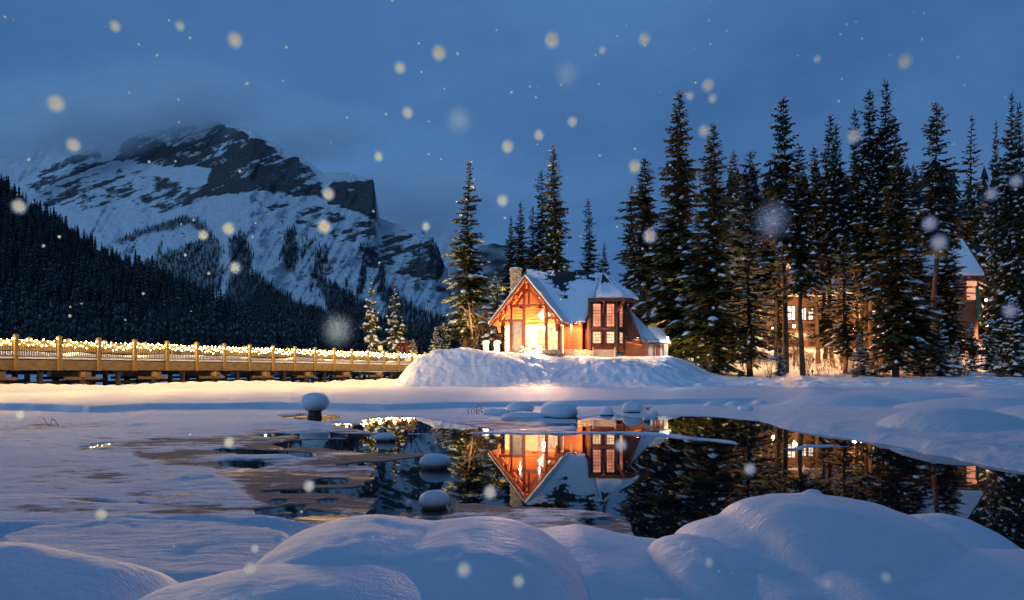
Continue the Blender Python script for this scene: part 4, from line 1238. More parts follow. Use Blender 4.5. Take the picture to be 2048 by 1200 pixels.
# lean-to at the right end: front-facing snowy slope, red boarded end, lit wall
la, lb, lc = P(1255, 617, 57.6), P(1283, 684, 55.0), P(1319, 683, 56.6)
le = P(1272, 655, 56.0)
MB().prism([la, le + Vector((-.08, 0, -.1)), lb, lc], (0, 0, -0.15)).build('roof', M['dark_trim'], house)
n1 = 24; vs = []
for i in range(n1 + 1):
    t = i / n1
    l_ = la.lerp(lb, t) + Vector((-0.18 * math.sin(t * math.pi), 0, -0.10 * math.sin(t * math.pi))); r_ = la.lerp(lc, t)
    for j in range(13):
        e = min(1, 0.4 + min(j, 12 - j) * 0.4, 0.45 + (n1 - i) * 0.4)
        vs.append(tuple(l_.lerp(r_, j / 12) + Vector((0, 0, 0.02 + 0.20 * e)) - wloc(house)))
vs = np.array(vs); bt = vs.copy(); bt[:, 2] -= 0.2
nn = len(vs); idx = np.arange(nn).reshape(n1 + 1, 13)
ring = np.concatenate([idx[0, :], idx[1:, -1], idx[-1, -2::-1], idx[-2:0:-1, 0]])
rf = np.stack([ring, np.roll(ring, -1), np.roll(ring, -1) + nn, ring + nn], 1)
link_mesh('roof_snow', np_mesh('roof_snow', np.concatenate([vs, bt]), np.concatenate([grid_faces(n1 + 1, 13), rf]), M['roof_snow'], True), house)
MB().prism([P(1243, 602, 55.6), P(1256, 622, 55.6), P(1268, 650, 55.4), P(1281, 684, 55.2), P(1258, 679, 55.2), P(1243, 664, 55.6)], (0, 0.14, 0)).build('end_wall', M['red_wood'], house)
for (p, q) in (((1256, 620), (1269, 650)), ((1269, 650), (1283, 686)), ((1246, 668), (1260, 681)), ((1260, 681), (1283, 686))):
    MB().beam(P(*p, 55.05), P(*q, 55.05), 0.12, 0.2).build('barge_board', M['dark_trim'], house)
siding(P(1245, 0, 55.4) * Vector((1, 1, 0)) if False else (P(1245, 700, 55.4).x, 55.4, 0), (P(1291, 700, 55.4).x, 55.4, 0), 2.2, P(0, 674, 55.4).z, (0, -1, 0), 'cedar')
MB().box(P(1291, 0, 55.4).x, P(1291, 0, 55.4).x + 0.15, 55.36, 59.0, 2.2, P(0, 680, 55.4).z).build('side_wall', M['cedar'], house)
dent = MB()
for k in range(12):
    u = 1262 + k * 2.6
    dent.beam(P(u, 684.5, 55.15), P(u, 688.5, 55.15), 0.05, 0.05)
dent.build('rafter_tails', M['beam_wood'], house, kind='stuff')
# stone chimney
chim = MB()
cx0, cx1 = P(1021, 0, 58.5).x, P(1043, 0, 58.5).x
zt = P(0, 538, 58.5).z
ch_o = MB().box(cx0, cx1, 58.5, 59.7, 2.6, zt - 0.1).build('chimney', M['stone'], house)
stone_wall((cx0, 58.49, 0), (cx0 + 0.62 * (cx1 - cx0), 58.49, 0), 6.5, zt - .1, (0, -1, 0), name='chimney_stones', mat='stone', sz=0.22)
stone_wall((cx0 + 0.62 * (cx1 - cx0), 58.49, 0), (cx1, 58.49, 0), 6.5, zt - .1, (0, -1, 0), name='chimney_stones', mat='stone', sz=0.22)
MB().box(cx0 - .08, cx1 + .08, 58.42, 59.78, zt - 0.1, zt + 0.04).build('chimney_cap', M['stone'], ch_o)
MB().blob(((cx0 + cx1) / 2, 59.1, zt + 0.04), 0.6, 0.62, 0.22, 12, 6, flat=1.0, jit=0.03).build('cap_snow', M['roof_snow'], ch_o, True)
# floodlights on the tie beam, porch lantern
for i, s in enumerate((-0.55, 0.98)):
    fx = Q(s, PT - 0.22, 6.28)
    fo = MB().beam(fx + B_ * 0.12, fx - B_ * 0.10 + Vector((0, 0, -.05)), 0.2, 0.16).beam(fx + Vector((0, 0, .05)), fx + Vector((0, 0, .14)), 0.06, 0.06).build('floodlight', M['iron'], house)
    lamp('floodlight_beam', fx - B_ * 0.2 + Vector((0, 0, -.06)), 6500, (1.0, 0.58, 0.44), 0.05, house, spot=80, aim=Vector((1.0 + (-13 if i == 0 else 5), 20, 4.6)), blend=0.10, smooth=700)
lan = Q(1.2, PT + 0.35, P(0, 656, 53).z)
lo = MB().tube(lan + Vector((0, 0, -.16)), lan + Vector((0, 0, .16)), 0.13, 0.16, 8).build('porch_lantern', M['lantern'], house)
MB().tube(lan + Vector((0, 0, .17)), lan + Vector((0, 0, .26)), 0.19, 0.05, 8).tube(lan + Vector((0, 0, .26)), lan + Vector((0, 0, 1.5)), 0.012, 0.012, 4).build('lantern_hanger', M['iron'], lo)
lamp('porch_light', lan + Vector((0, 0, -0.28)) - B_ * 0.1, 6500, (1.0, 0.56, 0.24), 0.15, house)
lamp('porch_light', Q(-0.9, PT + 0.5, 4.6), 1800, (1.0, 0.54, 0.24), 0.15, house)
def fixture(name, p, d, power, col, smooth=6.0, spot=150):  # extra lamps under the eaves, added to brighten the walls
    p = Vector(p); d = Vector(d).normalized()
    o = MB().tube(p - d * .14, p, .05, .09, 8).build(name, M['iron'], house)
    MB().tube(p + d * .002, p + d * .01, .075, .075, 8).build('lens', M['lantern'], o)
    lamp(name + '_beam', p + d * .05, power, col, .04, o, spot=spot, aim=p + d * 4, blend=.5, smooth=smooth)
fixture('added_soffit_lamp', (4.95, 53.2, 5.05), (0.0, 0.30, -1), 1500, (1.0, 0.52, 0.22))
fixture('added_soffit_lamp', (7.2, 53.45, 6.80), (0.0, 0.22, -1), 1500, (1.0, 0.50, 0.24))
fixture('added_soffit_lamp', (10.1, 54.9, 4.05), (0.0, 0.25, -1), 900, (1.0, 0.54, 0.24))
# lights on the low porch hedge
hb = P(1062, 694, 52.9)
hedge = thing('porch_hedge', (hb.x, hb.y, 2.5), 'low clipped hedge wound with fairy lights in front of the porch door', 'hedge')
hm = MB()
for k in range(420):
    c = Vector((hb.x + random.uniform(-.78, .78), hb.y + random.uniform(-.22, .22), 2.5 + random.uniform(.05, .75)))
    a = random.random() * 6.28; d = Vector((math.cos(a), math.sin(a), random.uniform(-.4, .8))) * 0.12
    e = Vector((-d.y, d.x, 0.02)) * 0.4
    hm.add([c, c + d * .5 + e, c + d, c + d * .5 - e], [(0, 1, 2, 3)])
hm.build('foliage', M['needles'], hedge)
hl = MB()
for k in range(70):
    hl.blob((hb.x + random.uniform(-.8, .8), hb.y - random.uniform(.15, .3), 2.5 + random.uniform(.05, .8)), 0.028, 0.028, 0.028, 5, 3, jit=0)
hl.build('fairy_lights', M['bulb'], hedge, kind='stuff')

# pale board panel leaning on the bay
pb = thing('board_panel', P(1207, 713, 53.4), 'pale board screen standing in the snow below the tall bay windows', 'screen')
for k in range(5):
    v0 = 699 + k * 3.2
    MB().prism([P(1185, v0, 53.5), P(1231, v0 + .4, 53.5), P(1230, v0 + 3.0, 53.5), P(1186, v0 + 2.8, 53.5)], (0, 0.04, 0)).build('board', M['pale_board'], pb)
for u in (1186, 1230): MB().beam(P(u, 695, 53.46), P(u, 718, 53.46), 0.08, 0.08).build('stake', M['pale_board'], pb)

# snow capped gate pillars with fairy lights
for i, (u, lab) in enumerate(((972, 'left one of two lit snow capped pillars beside the porch'), (994, 'right one of two lit snow capped pillars beside the porch'))):
    b = P(u, 703, 53.6); b.z = lz(b.x, b.y) - 0.05
    tp = P(u, 688, 53.6).z
    t = thing('gate_pillar', b, lab, 'pillar', 'lit pillars beside the porch')
    MB().box(b.x - .2, b.x + .2, b.y - .2, b.y + .2, b.z, tp).build('pillar', M['pale_stone'], t)
    MB().box(b.x - .25, b.x + .25, b.y - .25, b.y + .25, tp, tp + .07).build('cap', M['pale_stone'], t)
    MB().blob((b.x, b.y, tp + .07), 0.31, 0.3, 0.26, 12, 7, flat=1.0, jit=.04).build('snow', M['roof_snow'], t, True)
    fl = MB()
    for k in range(14):
        fl.blob((b.x + random.uniform(-.24, .24), b.y - .23, random.uniform(b.z + .1, tp)), 0.028, 0.028, 0.028, 5, 3, jit=0)
    fl.build('fairy_lights', M['bulb'], t, kind='stuff')
    lamp('pillar_light', (b.x + .1, b.y - .45, b.z + .65), 420, (1.0, 0.70, 0.36), 0.1, t)

# annex right of the lean-to
an = thing('annex', (P(1318, 0, 60).x, 60, 2.5), 'small pale annex with snowy roof and red door right of the lean-to', 'outbuilding')
x0, x1 = P(1290, 0, 59).x, P(1336, 0, 59).x
MB().box(x0, x1, 59, 62.5, 2.4, P(0, 684, 59).z).build('wall', M['cream_wall'], an)
rr = [P(1284, 684, 58.5), P(1342, 690, 58.5), P(1322, 664, 60.8), P(1298, 658, 60.8)]
MB().prism(rr, (0, 0, .12)).build('roof', M['dark_trim'], an)
MB().prism([p + Vector((0, 0, .125)) for p in rr], (0, 0.03, .2)).build('roof_snow', M['roof_snow'], an)
MB().box(P(1313, 0, 58.9).x, P(1320, 0, 58.9).x, 58.92, 59.0, 2.5, P(0, 690, 59).z).build('door', M['red_paint'], an)
for u in (1296, 1309, 1327): MB().box(P(u, 0, 58.9).x - .05, P(u, 0, 58.9).x + .05, 58.9, 58.99, 2.5, P(0, 685, 59).z).build('post', M['beam_wood'], an)
lp = P(1335, 676, 58.3)
lmo = MB().blob(lp, .10, .10, .12, 8, 6, jit=0).build('wall_lamp', M['lantern_cool'], an)
lamp('annex_light', lp + Vector((-.1, -.3, -.15)), 650, (0.95, 0.93, 0.86), 0.12, an, smooth=12)

# small dark cabin behind the path
cb = thing('cabin', (P(1322, 0, 72).x, 72, 3), 'small dark cabin with one amber window behind the path trees', 'cabin')
MB().box(P(1306, 0, 72).x, P(1346, 0, 72).x, 72, 76, 2.8, P(0, 628, 72).z).build('wall', M['lodge_wall'], cb)
pk = [P(1300, 632, 71.4), P(1324, 606, 71.4), P(1350, 630, 71.4)]
MB().prism([pk[0], pk[1], pk[2], pk[2] + Vector((0, 0, -.3)), pk[1] + Vector((0, 0, -.35)), pk[0] + Vector((0, 0, -.3))], (0, 5, 0)).build('roof', M['dark_trim'], cb)
MB().prism([pk[0] + Vector((0, .05, .01)), pk[1] + Vector((0, .05, .01)), pk[2] + Vector((0, .05, .01)), pk[2] + Vector((0, .05, .22)), pk[1] + Vector((0, .05, .25)), pk[0] + Vector((0, .05, .2))], (0, 4.9, 0)).build('roof_snow', M['roof_snow'], cb)
wn = MB().prism([P(1313, 648, 71.95), P(1331, 648, 71.95), P(1331, 632, 71.95), P(1313, 632, 71.95)], (0, .04, 0)).build('window', M['lit_amber'], cb)
MB().beam(P(1322, 632, 71.9), P(1322, 648, 71.9), .06, .05).beam(P(1313, 640, 71.9), P(1331, 640, 71.9), .05, .06).build('window_frame', M['dark_trim'], wn)

# long lodge in the wood
ly = 86.0
lodge = thing('lodge', (P(1620, 0, ly).x, ly, 4), 'long two storey lodge with glowing windows and balcony among the trees', 'lodge')
def lx(u): return P(u, 0, ly).x
def lzv(v): return P(0, v, ly).z
MB().box(lx(1478), lx(1662), ly, ly + 8, 3.0, lzv(596)).build('wall', M['lodge_wall'], lodge)
MB().box(lx(1662), lx(1772), ly - 0.6, ly + 8, 3.0, lzv(590)).build('wall', M['lodge_wall'], lodge)
for (ua, ub, vr, ve) in ((1470, 1665, 545, 598), (1656, 1778, 540, 592)):
    r0 = [Vector((lx(ua), ly - 1.2, lzv(ve))), Vector((lx(ub), ly - 1.2, lzv(ve))), Vector((lx(ub) - 0.6, ly + 4, lzv(vr) + .6)), Vector((lx(ua) + .6, ly + 4, lzv(vr) + .6))]
    MB().prism(r0, (0, 0, .15)).build('roof', M['dark_trim'], lodge)
    MB().prism([p + Vector((0, .03, .155)) for p in r0], (0, 0, .3)).build('roof_snow', M['roof_snow'], lodge)
    MB().prism([r0[3] + Vector((0, 0.02, 0)), r0[2] + Vector((0, .02, 0)), Vector((lx(ub), ly + 9, lzv(ve))), Vector((lx(ua), ly + 9, lzv(ve)))], (0, 0, .14)).build('roof', M['dark_trim'], lodge)
# dormer gable
g0 = [Vector((lx(1536), ly - 1.0, lzv(600))), Vector((lx(1600), ly - 1.0, lzv(600))), Vector((lx(1568), ly - 1.0, lzv(535)))]
MB().prism(g0, (0, 5, 0)).build('dormer', M['lodge_wall'], lodge)
for a, b in ((0, 2), (2, 1)):
    MB().prism([g0[a] + Vector((0, -.3, .02)), g0[b] + Vector((0, -.3, .02)), g0[b] + Vector((0, -.3, .4)), g0[a] + Vector((0, -.3, .4))], (0, 5.2, 0)).build('dormer_snow', M['roof_snow'], lodge)
def lwin(ua, ub, v0, v1, mat, nx=2, nz=2, y=ly):
    w = MB().prism([Vector((lx(ua), y - .06, lzv(v1))), Vector((lx(ub), y - .06, lzv(v1))), Vector((lx(ub), y - .06, lzv(v0))), Vector((lx(ua), y - .06, lzv(v0)))], (0, .04, 0)).build('window', M[mat], lodge)
    f = MB()
    for k in range(nx + 1): x = lx(ua) + (lx(ub) - lx(ua)) * k / nx; f.beam((x, y - .1, lzv(v1)), (x, y - .1, lzv(v0)), .09, .06)
    for k in range(nz + 1): z = lzv(v1) + (lzv(v0) - lzv(v1)) * k / nz; f.beam((lx(ua), y - .1, z), (lx(ub), y - .1, z), .06, .09)
    f.build('window_frame', M['dark_trim'], w)
for a in ((1492, 1506, 574, 594), (1509, 1524, 574, 594), (1490, 1503, 614, 640), (1508, 1524, 614, 640)): lwin(*a, 'lit_amber')
for a in ((1574, 1590, 612, 640), (1600, 1612, 616, 640), (1616, 1626, 616, 640)): lwin(*a, 'lit_white')
lwin(1738, 1752, 610, 642, 'lit_white', y=ly - .6); lwin(1672, 1684, 616, 640, 'lit_amber', y=ly - .6); lwin(1706, 1716, 616, 640, 'lit_amber', y=ly - .6)
MB().box(lx(1478), lx(1640), ly - 2.0, ly - 0.02, lzv(668), lzv(664)).build('balcony_floor', M['lodge_wall'], lodge)
MB().box(lx(1478), lx(1600), ly - 2.05, ly - 2.0, lzv(681), lzv(668)).build('balcony_skirt', M['pale_green'], lodge)
rl = MB().beam((lx(1478), ly - 1.95, lzv(646)), (lx(1640), ly - 1.95, lzv(646)), .1, .1)
for k in range(44):
    x = lx(1478) + (lx(1640) - lx(1478)) * k / 43
    rl.beam((x, ly - 1.95, lzv(664)), (x, ly - 1.95, lzv(646)), .05, .05)
rl.build('balcony_rail', M['dark_trim'], lodge)
for u in (1480, 1520, 1560, 1600, 1638): MB().box(lx(u) - .1, lx(u) + .1, ly - 1.98, ly - 1.8, 3.2, lzv(664)).build('balcony_post', M['dark_trim'], lodge)

# gabled cabin at the right
gy_ = 80.0
gc = thing('gabled_cabin', (P(1900, 0, gy_).x, gy_, 5), 'gabled cabin with steep snowy roof, lit window and green corner board at the right', 'cabin')
def gx_(u): return P(u, 0, gy_).x
def gz_(v): return P(0, v, gy_).z
MB().box(gx_(1835), gx_(1956), gy_, gy_ + 6, 3.2, gz_(556)).build('wall', M['lodge_wall'], gc)
rr = [Vector((gx_(1828), gy_ - .9, gz_(556))), Vector((gx_(1958), gy_ - .9, gz_(556))), Vector((gx_(1959), gy_ + 3, gz_(484) + .5)), Vector((gx_(1832), gy_ + 3, gz_(484) + .5))]
MB().prism(rr, (0, 0, .15)).build('roof', M['dark_trim'], gc)
MB().prism([p + Vector((0, .02, .155)) for p in rr], (0, 0, .32)).build('roof_snow', M['roof_snow'], gc)
MB().prism([rr[1] + Vector((.02, -.05, -.35)), rr[1] + Vector((.02, -.05, .5)), rr[2] + Vector((.02, 0, .55)), Vector((gx_(1962), gy_ + 6.8, gz_(560))), rr[2] + Vector((.02, 0, -.4))], (.14, 0, 0)).build('barge_board', M['dark_trim'], gc)
MB().prism([rr[3] + Vector((0, .02, 0)), rr[2] + Vector((0, .02, 0)), Vector((gx_(1960), gy_ + 6.9, gz_(558))), Vector((gx_(1830), gy_ + 6.9, gz_(558)))], (0, 0, .14)).build('roof', M['dark_trim'], gc)
for k in range(3):
    v0 = 562 + k * 13
    w = MB().prism([Vector((gx_(1933), gy_ - .05, gz_(v0 + 12))), Vector((gx_(1953), gy_ - .05, gz_(v0 + 12))), Vector((gx_(1953), gy_ - .05, gz_(v0))), Vector((gx_(1933), gy_ - .05, gz_(v0)))], (0, .03, 0)).build('window', M['lit_pink'], gc)
    MB().beam((gx_(1932), gy_ - .1, gz_(v0 + 12.5)), (gx_(1954), gy_ - .1, gz_(v0 + 12.5)), .06, .09).build('window_frame', M['dark_trim'], w)
MB().prism([Vector((gx_(1948), gy_ - .3, gz_(572))), Vector((gx_(1954), gy_ - .3, gz_(572))), Vector((gx_(1964), gy_ - .3, gz_(640))), Vector((gx_(1950), gy_ - .3, gz_(640)))], (0, .08, 0)).build('corner_board', M['green_paint'], gc)

# added lamp posts in the wood, put in to light the trunks
def added_lamp_post(u, v, Y, power, col, label, mat='lantern'):
    p = P(u, v, Y); zb = lz(p.x, Y)
    t = thing('added_lamp_post', (p.x, Y, zb), label, 'lamp', 'added lamp posts in the wood')
    MB().tube((p.x, Y, zb), (p.x, Y, p.z - .15), .05, .04, 8).build('post', M['iron'], t)
    MB().tube((p.x, Y, p.z - .15), (p.x, Y, p.z + .12), .09, .13, 8).build('lantern', M[mat], t)
    MB().tube((p.x, Y, p.z + .125), (p.x, Y, p.z + .25), .17, .03, 8).build('cap', M['iron'], t)
    lamp('added_lamp_light', (p.x, Y - .25, p.z), power * 5.5, col, .15, t, smooth=14)
added_lamp_post(1716, 650, 78, 1700, (1.0, 0.44, 0.16), 'added lamp post glowing orange between the trunks before the lodge')
added_lamp_post(1655, 652, 80, 900, (1.0, 0.42, 0.16), 'added lamp post half hidden right of the balcony')
added_lamp_post(1408, 668, 70, 420, (1.0, 0.66, 0.26), 'added lamp post beside the path behind the big bough-skirted spruce')
added_lamp_post(1395, 655, 82, 350, (0.72, 0.95, 1.0), 'added cool white lamp post farther along the path', 'lantern_cool')
added_lamp_post(1972, 600, 86, 1300, (1.0, 0.45, 0.18), 'added lamp post glowing orange behind the gabled cabin')
def uplight(u, Y, tu, tY, th, power, col, label, cone=62):
    """an added low floodlight, put in to light a tree from below"""
    x = (u - 1024) / F * Y; z = lz(x, Y)
    t = thing('added_floodlight', (x, Y, z), label, 'lamp', 'added floodlights under the trees')
    tx = (tu - 1024) / F * tY; aim = Vector((tx, tY, z + th)); p = Vector((x, Y, z + .32)); d = (aim - p).normalized()
    MB().tube((x, Y, z - .15), (x, Y, z + .22), .03, .03, 6).build('stake', M['iron'], t)
    MB().tube(p - d * .16, p + d * .02, .06, .11, 8).build('housing', M['iron'], t)
    MB().tube(p + d * .022, p + d * .03, .095, .095, 8).build('lens', M['lantern'], t)
    lamp('added_lamp_light', p + d * .06, power, col, .06, t, spot=cone, aim=aim, blend=0.6, smooth=60)
GOLD = (1.0, 0.62, 0.20); ORG = (1.0, 0.50, 0.20)  # tints of the added floodlights that turn the boughs golden
uplight(902, 59.5, 930, 66, 8.5, 60000, GOLD, 'added floodlight in the snow left of the lone golden spruce', 74)
uplight(960, 61.5, 932, 66, 5.0, 14000, GOLD, 'added floodlight by the tall bare shrub right of the lone golden spruce')
uplight(752, 67.2, 744, 70, 3.8, 9000, GOLD, 'added floodlight before the slender young spruce behind the bridge')
uplight(800, 66.4, 791, 69, 3.4, 9000, GOLD, 'added floodlight before the snow clumped young spruce')
uplight(852, 60, 880, 64.5, 1.5, 3000, GOLD, 'added floodlight before the twin little spruces')
uplight(992, 66.5, 1080, 73, 11, 26000, ORG, 'added floodlight behind the porch aimed at the chimney trees', 70)
uplight(1300, 64, 1300, 72, 9, 16000, ORG, 'added floodlight behind the lean-to')
uplight(1352, 57.2, 1358, 66, 7.0, 11000, GOLD, 'added floodlight before the tallest dense spruce', 80)
uplight(1392, 54.6, 1428, 60, 4.5, 6500, GOLD, 'added floodlight at the bank foot before the big bough-skirted spruce', 80)
uplight(1478, 55.5, 1500, 58.5, 4.0, 5000, ORG, 'added floodlight before the broad low shore spruce', 80)
uplight(1625, 60, 1680, 70, 6.0, 14000, ORG, 'added floodlight between the trunks before the lodge', 80)
uplight(1975, 78, 1940, 92, 9, 40000, ORG, 'added floodlight beside the gabled cabin aimed at the orange lit spruce', 74)
uplight(1770, 60.5, 1792, 66, 8, 9000, ORG, 'added floodlight left of the broad dark shore spruce', 80)
uplight(2000, 60.5, 2012, 65, 7, 16000, ORG, 'added floodlight under the right edge spruces', 80)
added_lamp_post(1588, 652, 66, 330, (1.0, 0.46, 0.17), 'added lamp post right of the bare pole trunk')  # further added posts, brightening the boughs from in front
added_lamp_post(1706, 655, 67, 380, (1.0, 0.44, 0.16), 'added lamp post between the trunks in front of the bright lodge wall')
added_lamp_post(1826, 668, 69, 170, (1.0, 0.46, 0.18), 'added lamp post right of the broad dark shore spruce')
added_lamp_post(1974, 650, 68, 420, (1.0, 0.46, 0.18), 'added lamp post right of the gabled cabin')
added_lamp_post(1486, 668, 66, 280, (1.0, 0.54, 0.20), 'added lamp post behind the broad low shore spruce')
added_lamp_post(1545, 655, 82, 500, (1.0, 0.50, 0.22), 'added lamp post under the lodge balcony')

# ------------------------------------------------------------------ the bridge
NB0, NB1 = -3, 17                       # bays, bay 0 starts at the first post in view
ZB, ZD, ZT = 1.36, 1.90, 2.98
bridge = thing('footbridge', (B0.x, B0.y, 0), 'long timber footbridge with snow on the deck and a lit railing', 'bridge')
BW = 2.6                                # deck width
def BPt(k, off=0.0, z=0.0): return B0 + BD * k - BNn * off + Vector((0, 0, z))
loc0 = wloc(bridge)
def rep(name, mb, mat, ks, smooth=False, **kw):
    """one mesh drawn for bay 0, linked again for each bay"""
    me = mb.mesh(name, mat, smooth, loc0)
    for k in ks:
        o = link_mesh(name, me, bridge, BD * k); tag(o, **kw)
bays = range(NB0, NB1); posts = range(NB0, NB1 + 1)
for off in (0.0, BW):
    f = -0.09 if off == 0 else 0.09
    rep('post', MB().beam(BPt(0, off + f * 1.0, ZB - .02), BPt(0, off + f, ZT), 0.17, 0.15, up=BDn), M['bridge_wood'], posts)
    rep('post_cap', MB().beam(BPt(0, off + f, ZT), BPt(0, off + f, ZT + .05), 0.21, 0.19, up=BDn).blob(BPt(0, off + f, ZT + .05), .1, .1, .06, 8, 5, 1.0, .05), M['bridge_wood'], posts)
    rep('top_rail', MB().beam(BPt(0, off, ZT - .22), BPt(1, off, ZT - .22), 0.09, 0.10), M['bridge_wood'], bays)
    rep('rail_board', MB().beam(BPt(0, off, ZT - .36), BPt(1, off, ZT - .36), 0.04, 0.12), M['bridge_wood'], bays)
    rep('bottom_rail', MB().beam(BPt(0, off, ZD + .12), BPt(1, off, ZD + .12), 0.06, 0.06), M['bridge_wood'], bays)
    bl = MB()
    for k in range(1, 19): bl.beam(BPt(k / 19, off, ZD + .10), BPt(k / 19, off, ZT - .26), 0.028, 0.028)
    rep('balusters', bl, M['iron'], bays, kind='stuff')
    rep('fascia_beam', MB().beam(BPt(0, off, (ZB + ZD) / 2 - 0.03), BPt(1, off, (ZB + ZD) / 2 - 0.03), 0.12, ZD - ZB - .06), M['bridge_wood'], bays)
rep('middle_rail', MB().beam(BPt(0, BW - .05, ZD + .55), BPt(1, BW - .05, ZD + .55), 0.05, 0.16), M['weathered'], bays)
pk_ = MB()
for k in range(14): pk_.beam(BPt((k + .5) / 14, 0.06, ZD - .04), BPt((k + .5) / 14, BW - .06, ZD - .04), .125, .05)
rep('deck_planks', pk_, M['weathered'], bays, kind='stuff')
jo = MB()
for k in range(7): jo.beam(BPt((k + .5) / 7, -0.07, ZB + .02), BPt((k + .5) / 7, BW + .07, ZB + .02), .10, .10)
rep('joists', jo, M['weathered'], bays, kind='stuff')
# snow lying on the deck and along the fascia edge
nk = (NB1 - NB0) * 8
vs = []
for i in range(nk + 1):
    k = NB0 + i / 8
    for j in range(11):
        o = 0.10 + (BW - 0.2) * j / 10
        h = (0.05 + 0.50 * math.sin(math.pi * j / 10) ** 0.7 * (0.62 + 0.38 * float(fbm(np.array([k * 0.7]), np.array([j * .2]), 3, 77)[0])))
        vs.append(tuple(BPt(k, o, ZD + h) - loc0))
link_mesh('deck_snow', np_mesh('deck_snow', vs, grid_faces(nk + 1, 11), M['snow'], True), bridge)
se = MB()
for k in range(8):
    se.beam(BPt(k / 8, -.02, ZD + .03 + .01 * (k % 3)), BPt((k + 1) / 8, -.02, ZD + .03 + .012 * (k % 2)), .13, .06 + .02 * (k % 2))
rep('edge_snow', se, M['snow'], bays)
# piers every second bay: cap beams with pale end grain, corbels, piles
pr = range(NB0, NB1, 2)
rep('cap_beam', MB().beam(BPt(.6, -.42, ZB - .22), BPt(.6, BW + .4, ZB - .22), .30, .26), M['weathered'], pr)
rep('beam_end', MB().beam(BPt(.6, -.50, ZB - .22), BPt(.6, -.425, ZB - .22), .31, .27), M['bridge_wood'], pr)
rep('corbel', MB().beam(BPt(.15, 0.1, ZB - .42), BPt(1.05, 0.1, ZB - .42), .2, .15), M['weathered'], pr)
rep('corbel', MB().beam(BPt(.15, BW - .1, ZB - .42), BPt(1.05, BW - .1, ZB - .42), .2, .15), M['piling'], pr)
for off in (0.15, BW * .5, BW - .15):
    rep('pile', MB().tube(BPt(.6, off, -.4), BPt(.6, off, ZB - .36), .16, .16, 10), M['piling'], pr)
    rep('pile', MB().tube(BPt(1.6, off, -.4), BPt(1.6, off, ZB - .1), .13, .13, 8), M['piling'], pr)
rep('brace_board', MB().beam(BPt(-.4, BW * .5, ZB - .7), BPt(1.6, BW * .5, ZB - .55), .06, .2), M['piling'], pr)
rep('brace_board', MB().beam(BPt(.6, .15, ZB - .5), BPt(1.6, BW * .5, .2), .06, .16), M['piling'], pr)

# string lights on the near rail
strg = thing('string_lights', (B0.x, B0.y, 2.8), 'string of warm fairy lights looped along the near railing of the footbridge', 'string lights')
bm_ = MB().blob((0, 0, 0), .028, .028, .034, 8, 6, jit=0).mesh('bulb', M['bulb'], True)
wire = MB(); rest = MB(); nbulb = 0; prev = None
for k in range(NB0, NB1):
    for j in range(20):
        q = k + (j + .5) / 20
        zz_ = ZT - .10 - .16 * (j % 2) - (.10 + .05 * (k % 3)) * math.sin(math.pi * (j + .5) / 20) + .06 * math.cos(j * 2.1 + k) + random.uniform(-.05, .05)
        p = BPt(q, -0.11 + random.uniform(-.02, .02), zz_)
        if prev is not None: wire.tube(prev, p, .006, .006, 3)
        prev = p
        if k >= -1 and nbulb < 300:
            bo = link_mesh('bulb', bm_, strg, p - wloc(strg) + Vector((0, 0, -.03))); nbulb += 1
            bo.scale = [random.choice((.6, .85, 1.0, 1.0, 1.35))] * 3
        else:
            rest.blob(p + Vector((0, 0, -.03)), .028, .028, .034, 8, 6, jit=0)
wire.build('wire', M['iron'], strg)
rest.build('far_bulbs', M['bulb'], strg, kind='stuff')
for k in range(NB0, NB1):
    lamp('string_light_glow', BPt(k + .5, -0.45, ZT - .1), 780, (1.0, 0.57, 0.17), .05, strg, smooth=34)
for k in range(NB0, NB1, 2):
    lamp('string_light_glow', BPt(k + 1.0, BW - .25, ZT), 1500, (1.0, 0.64, 0.20), .05, strg, smooth=10)
# the far rail carries its own string
strf = thing('string_lights', (B0.x, B0.y + 2, 2.8), 'second string of fairy lights along the far railing of the footbridge', 'string lights')
rest = MB(); wire = MB(); prev = None
for k in range(NB0, NB1):
    for j in range(14):
        p = BPt(k + (j + .5) / 14, BW + .02, ZT - .05 - .10 * (j % 2) + random.uniform(-.03, .03))
        if prev is not None: wire.tube(prev, p, .006, .006, 3)
        prev = p
        rest.blob(p, .027, .027, .031, 6, 4, jit=0)
wire.build('wire', M['iron'], strf)
rest.build('bulbs', M['bulb'], strf, kind='stuff')
# benches standing on the deck against the far rail
for k0, lab in ((5.3, 'brown slatted bench on the bridge deck, nearer one'), (6.15, 'brown slatted bench on the bridge deck beside the nearer one'), (10.3, 'brown slatted bench on the bridge deck, farthest toward the chalet')):
    b = BPt(k0, BW - .5, ZD + .02)
    t = thing('bench', b, lab, 'bench', 'benches on the footbridge')
    e = BDn
    for q in (-.7, .7):
        MB().beam(b + e * q, b + e * q + Vector((0, 0, .85)), .09, .09).build('leg', M['weathered'], t)
    for z in (.50, .64, .78):
        MB().beam(b - e * .8 - BNn * .06 + Vector((0, 0, z)), b + e * .8 - BNn * .06 + Vector((0, 0, z)), .04, .11).build('slat', M['dark_trim'], t)
    MB().beam(b - e * .8 + BNn * .22 + Vector((0, 0, .44)), b + e * .8 + BNn * .22 + Vector((0, 0, .44)), .42, .05).build('seat', M['dark_trim'], t)
    for q in (-.7, .7):
        MB().beam(b + e * q + BNn * .38, b + e * q + BNn * .38 + Vector((0, 0, .42)), .08, .08).build('leg', M['weathered'], t)

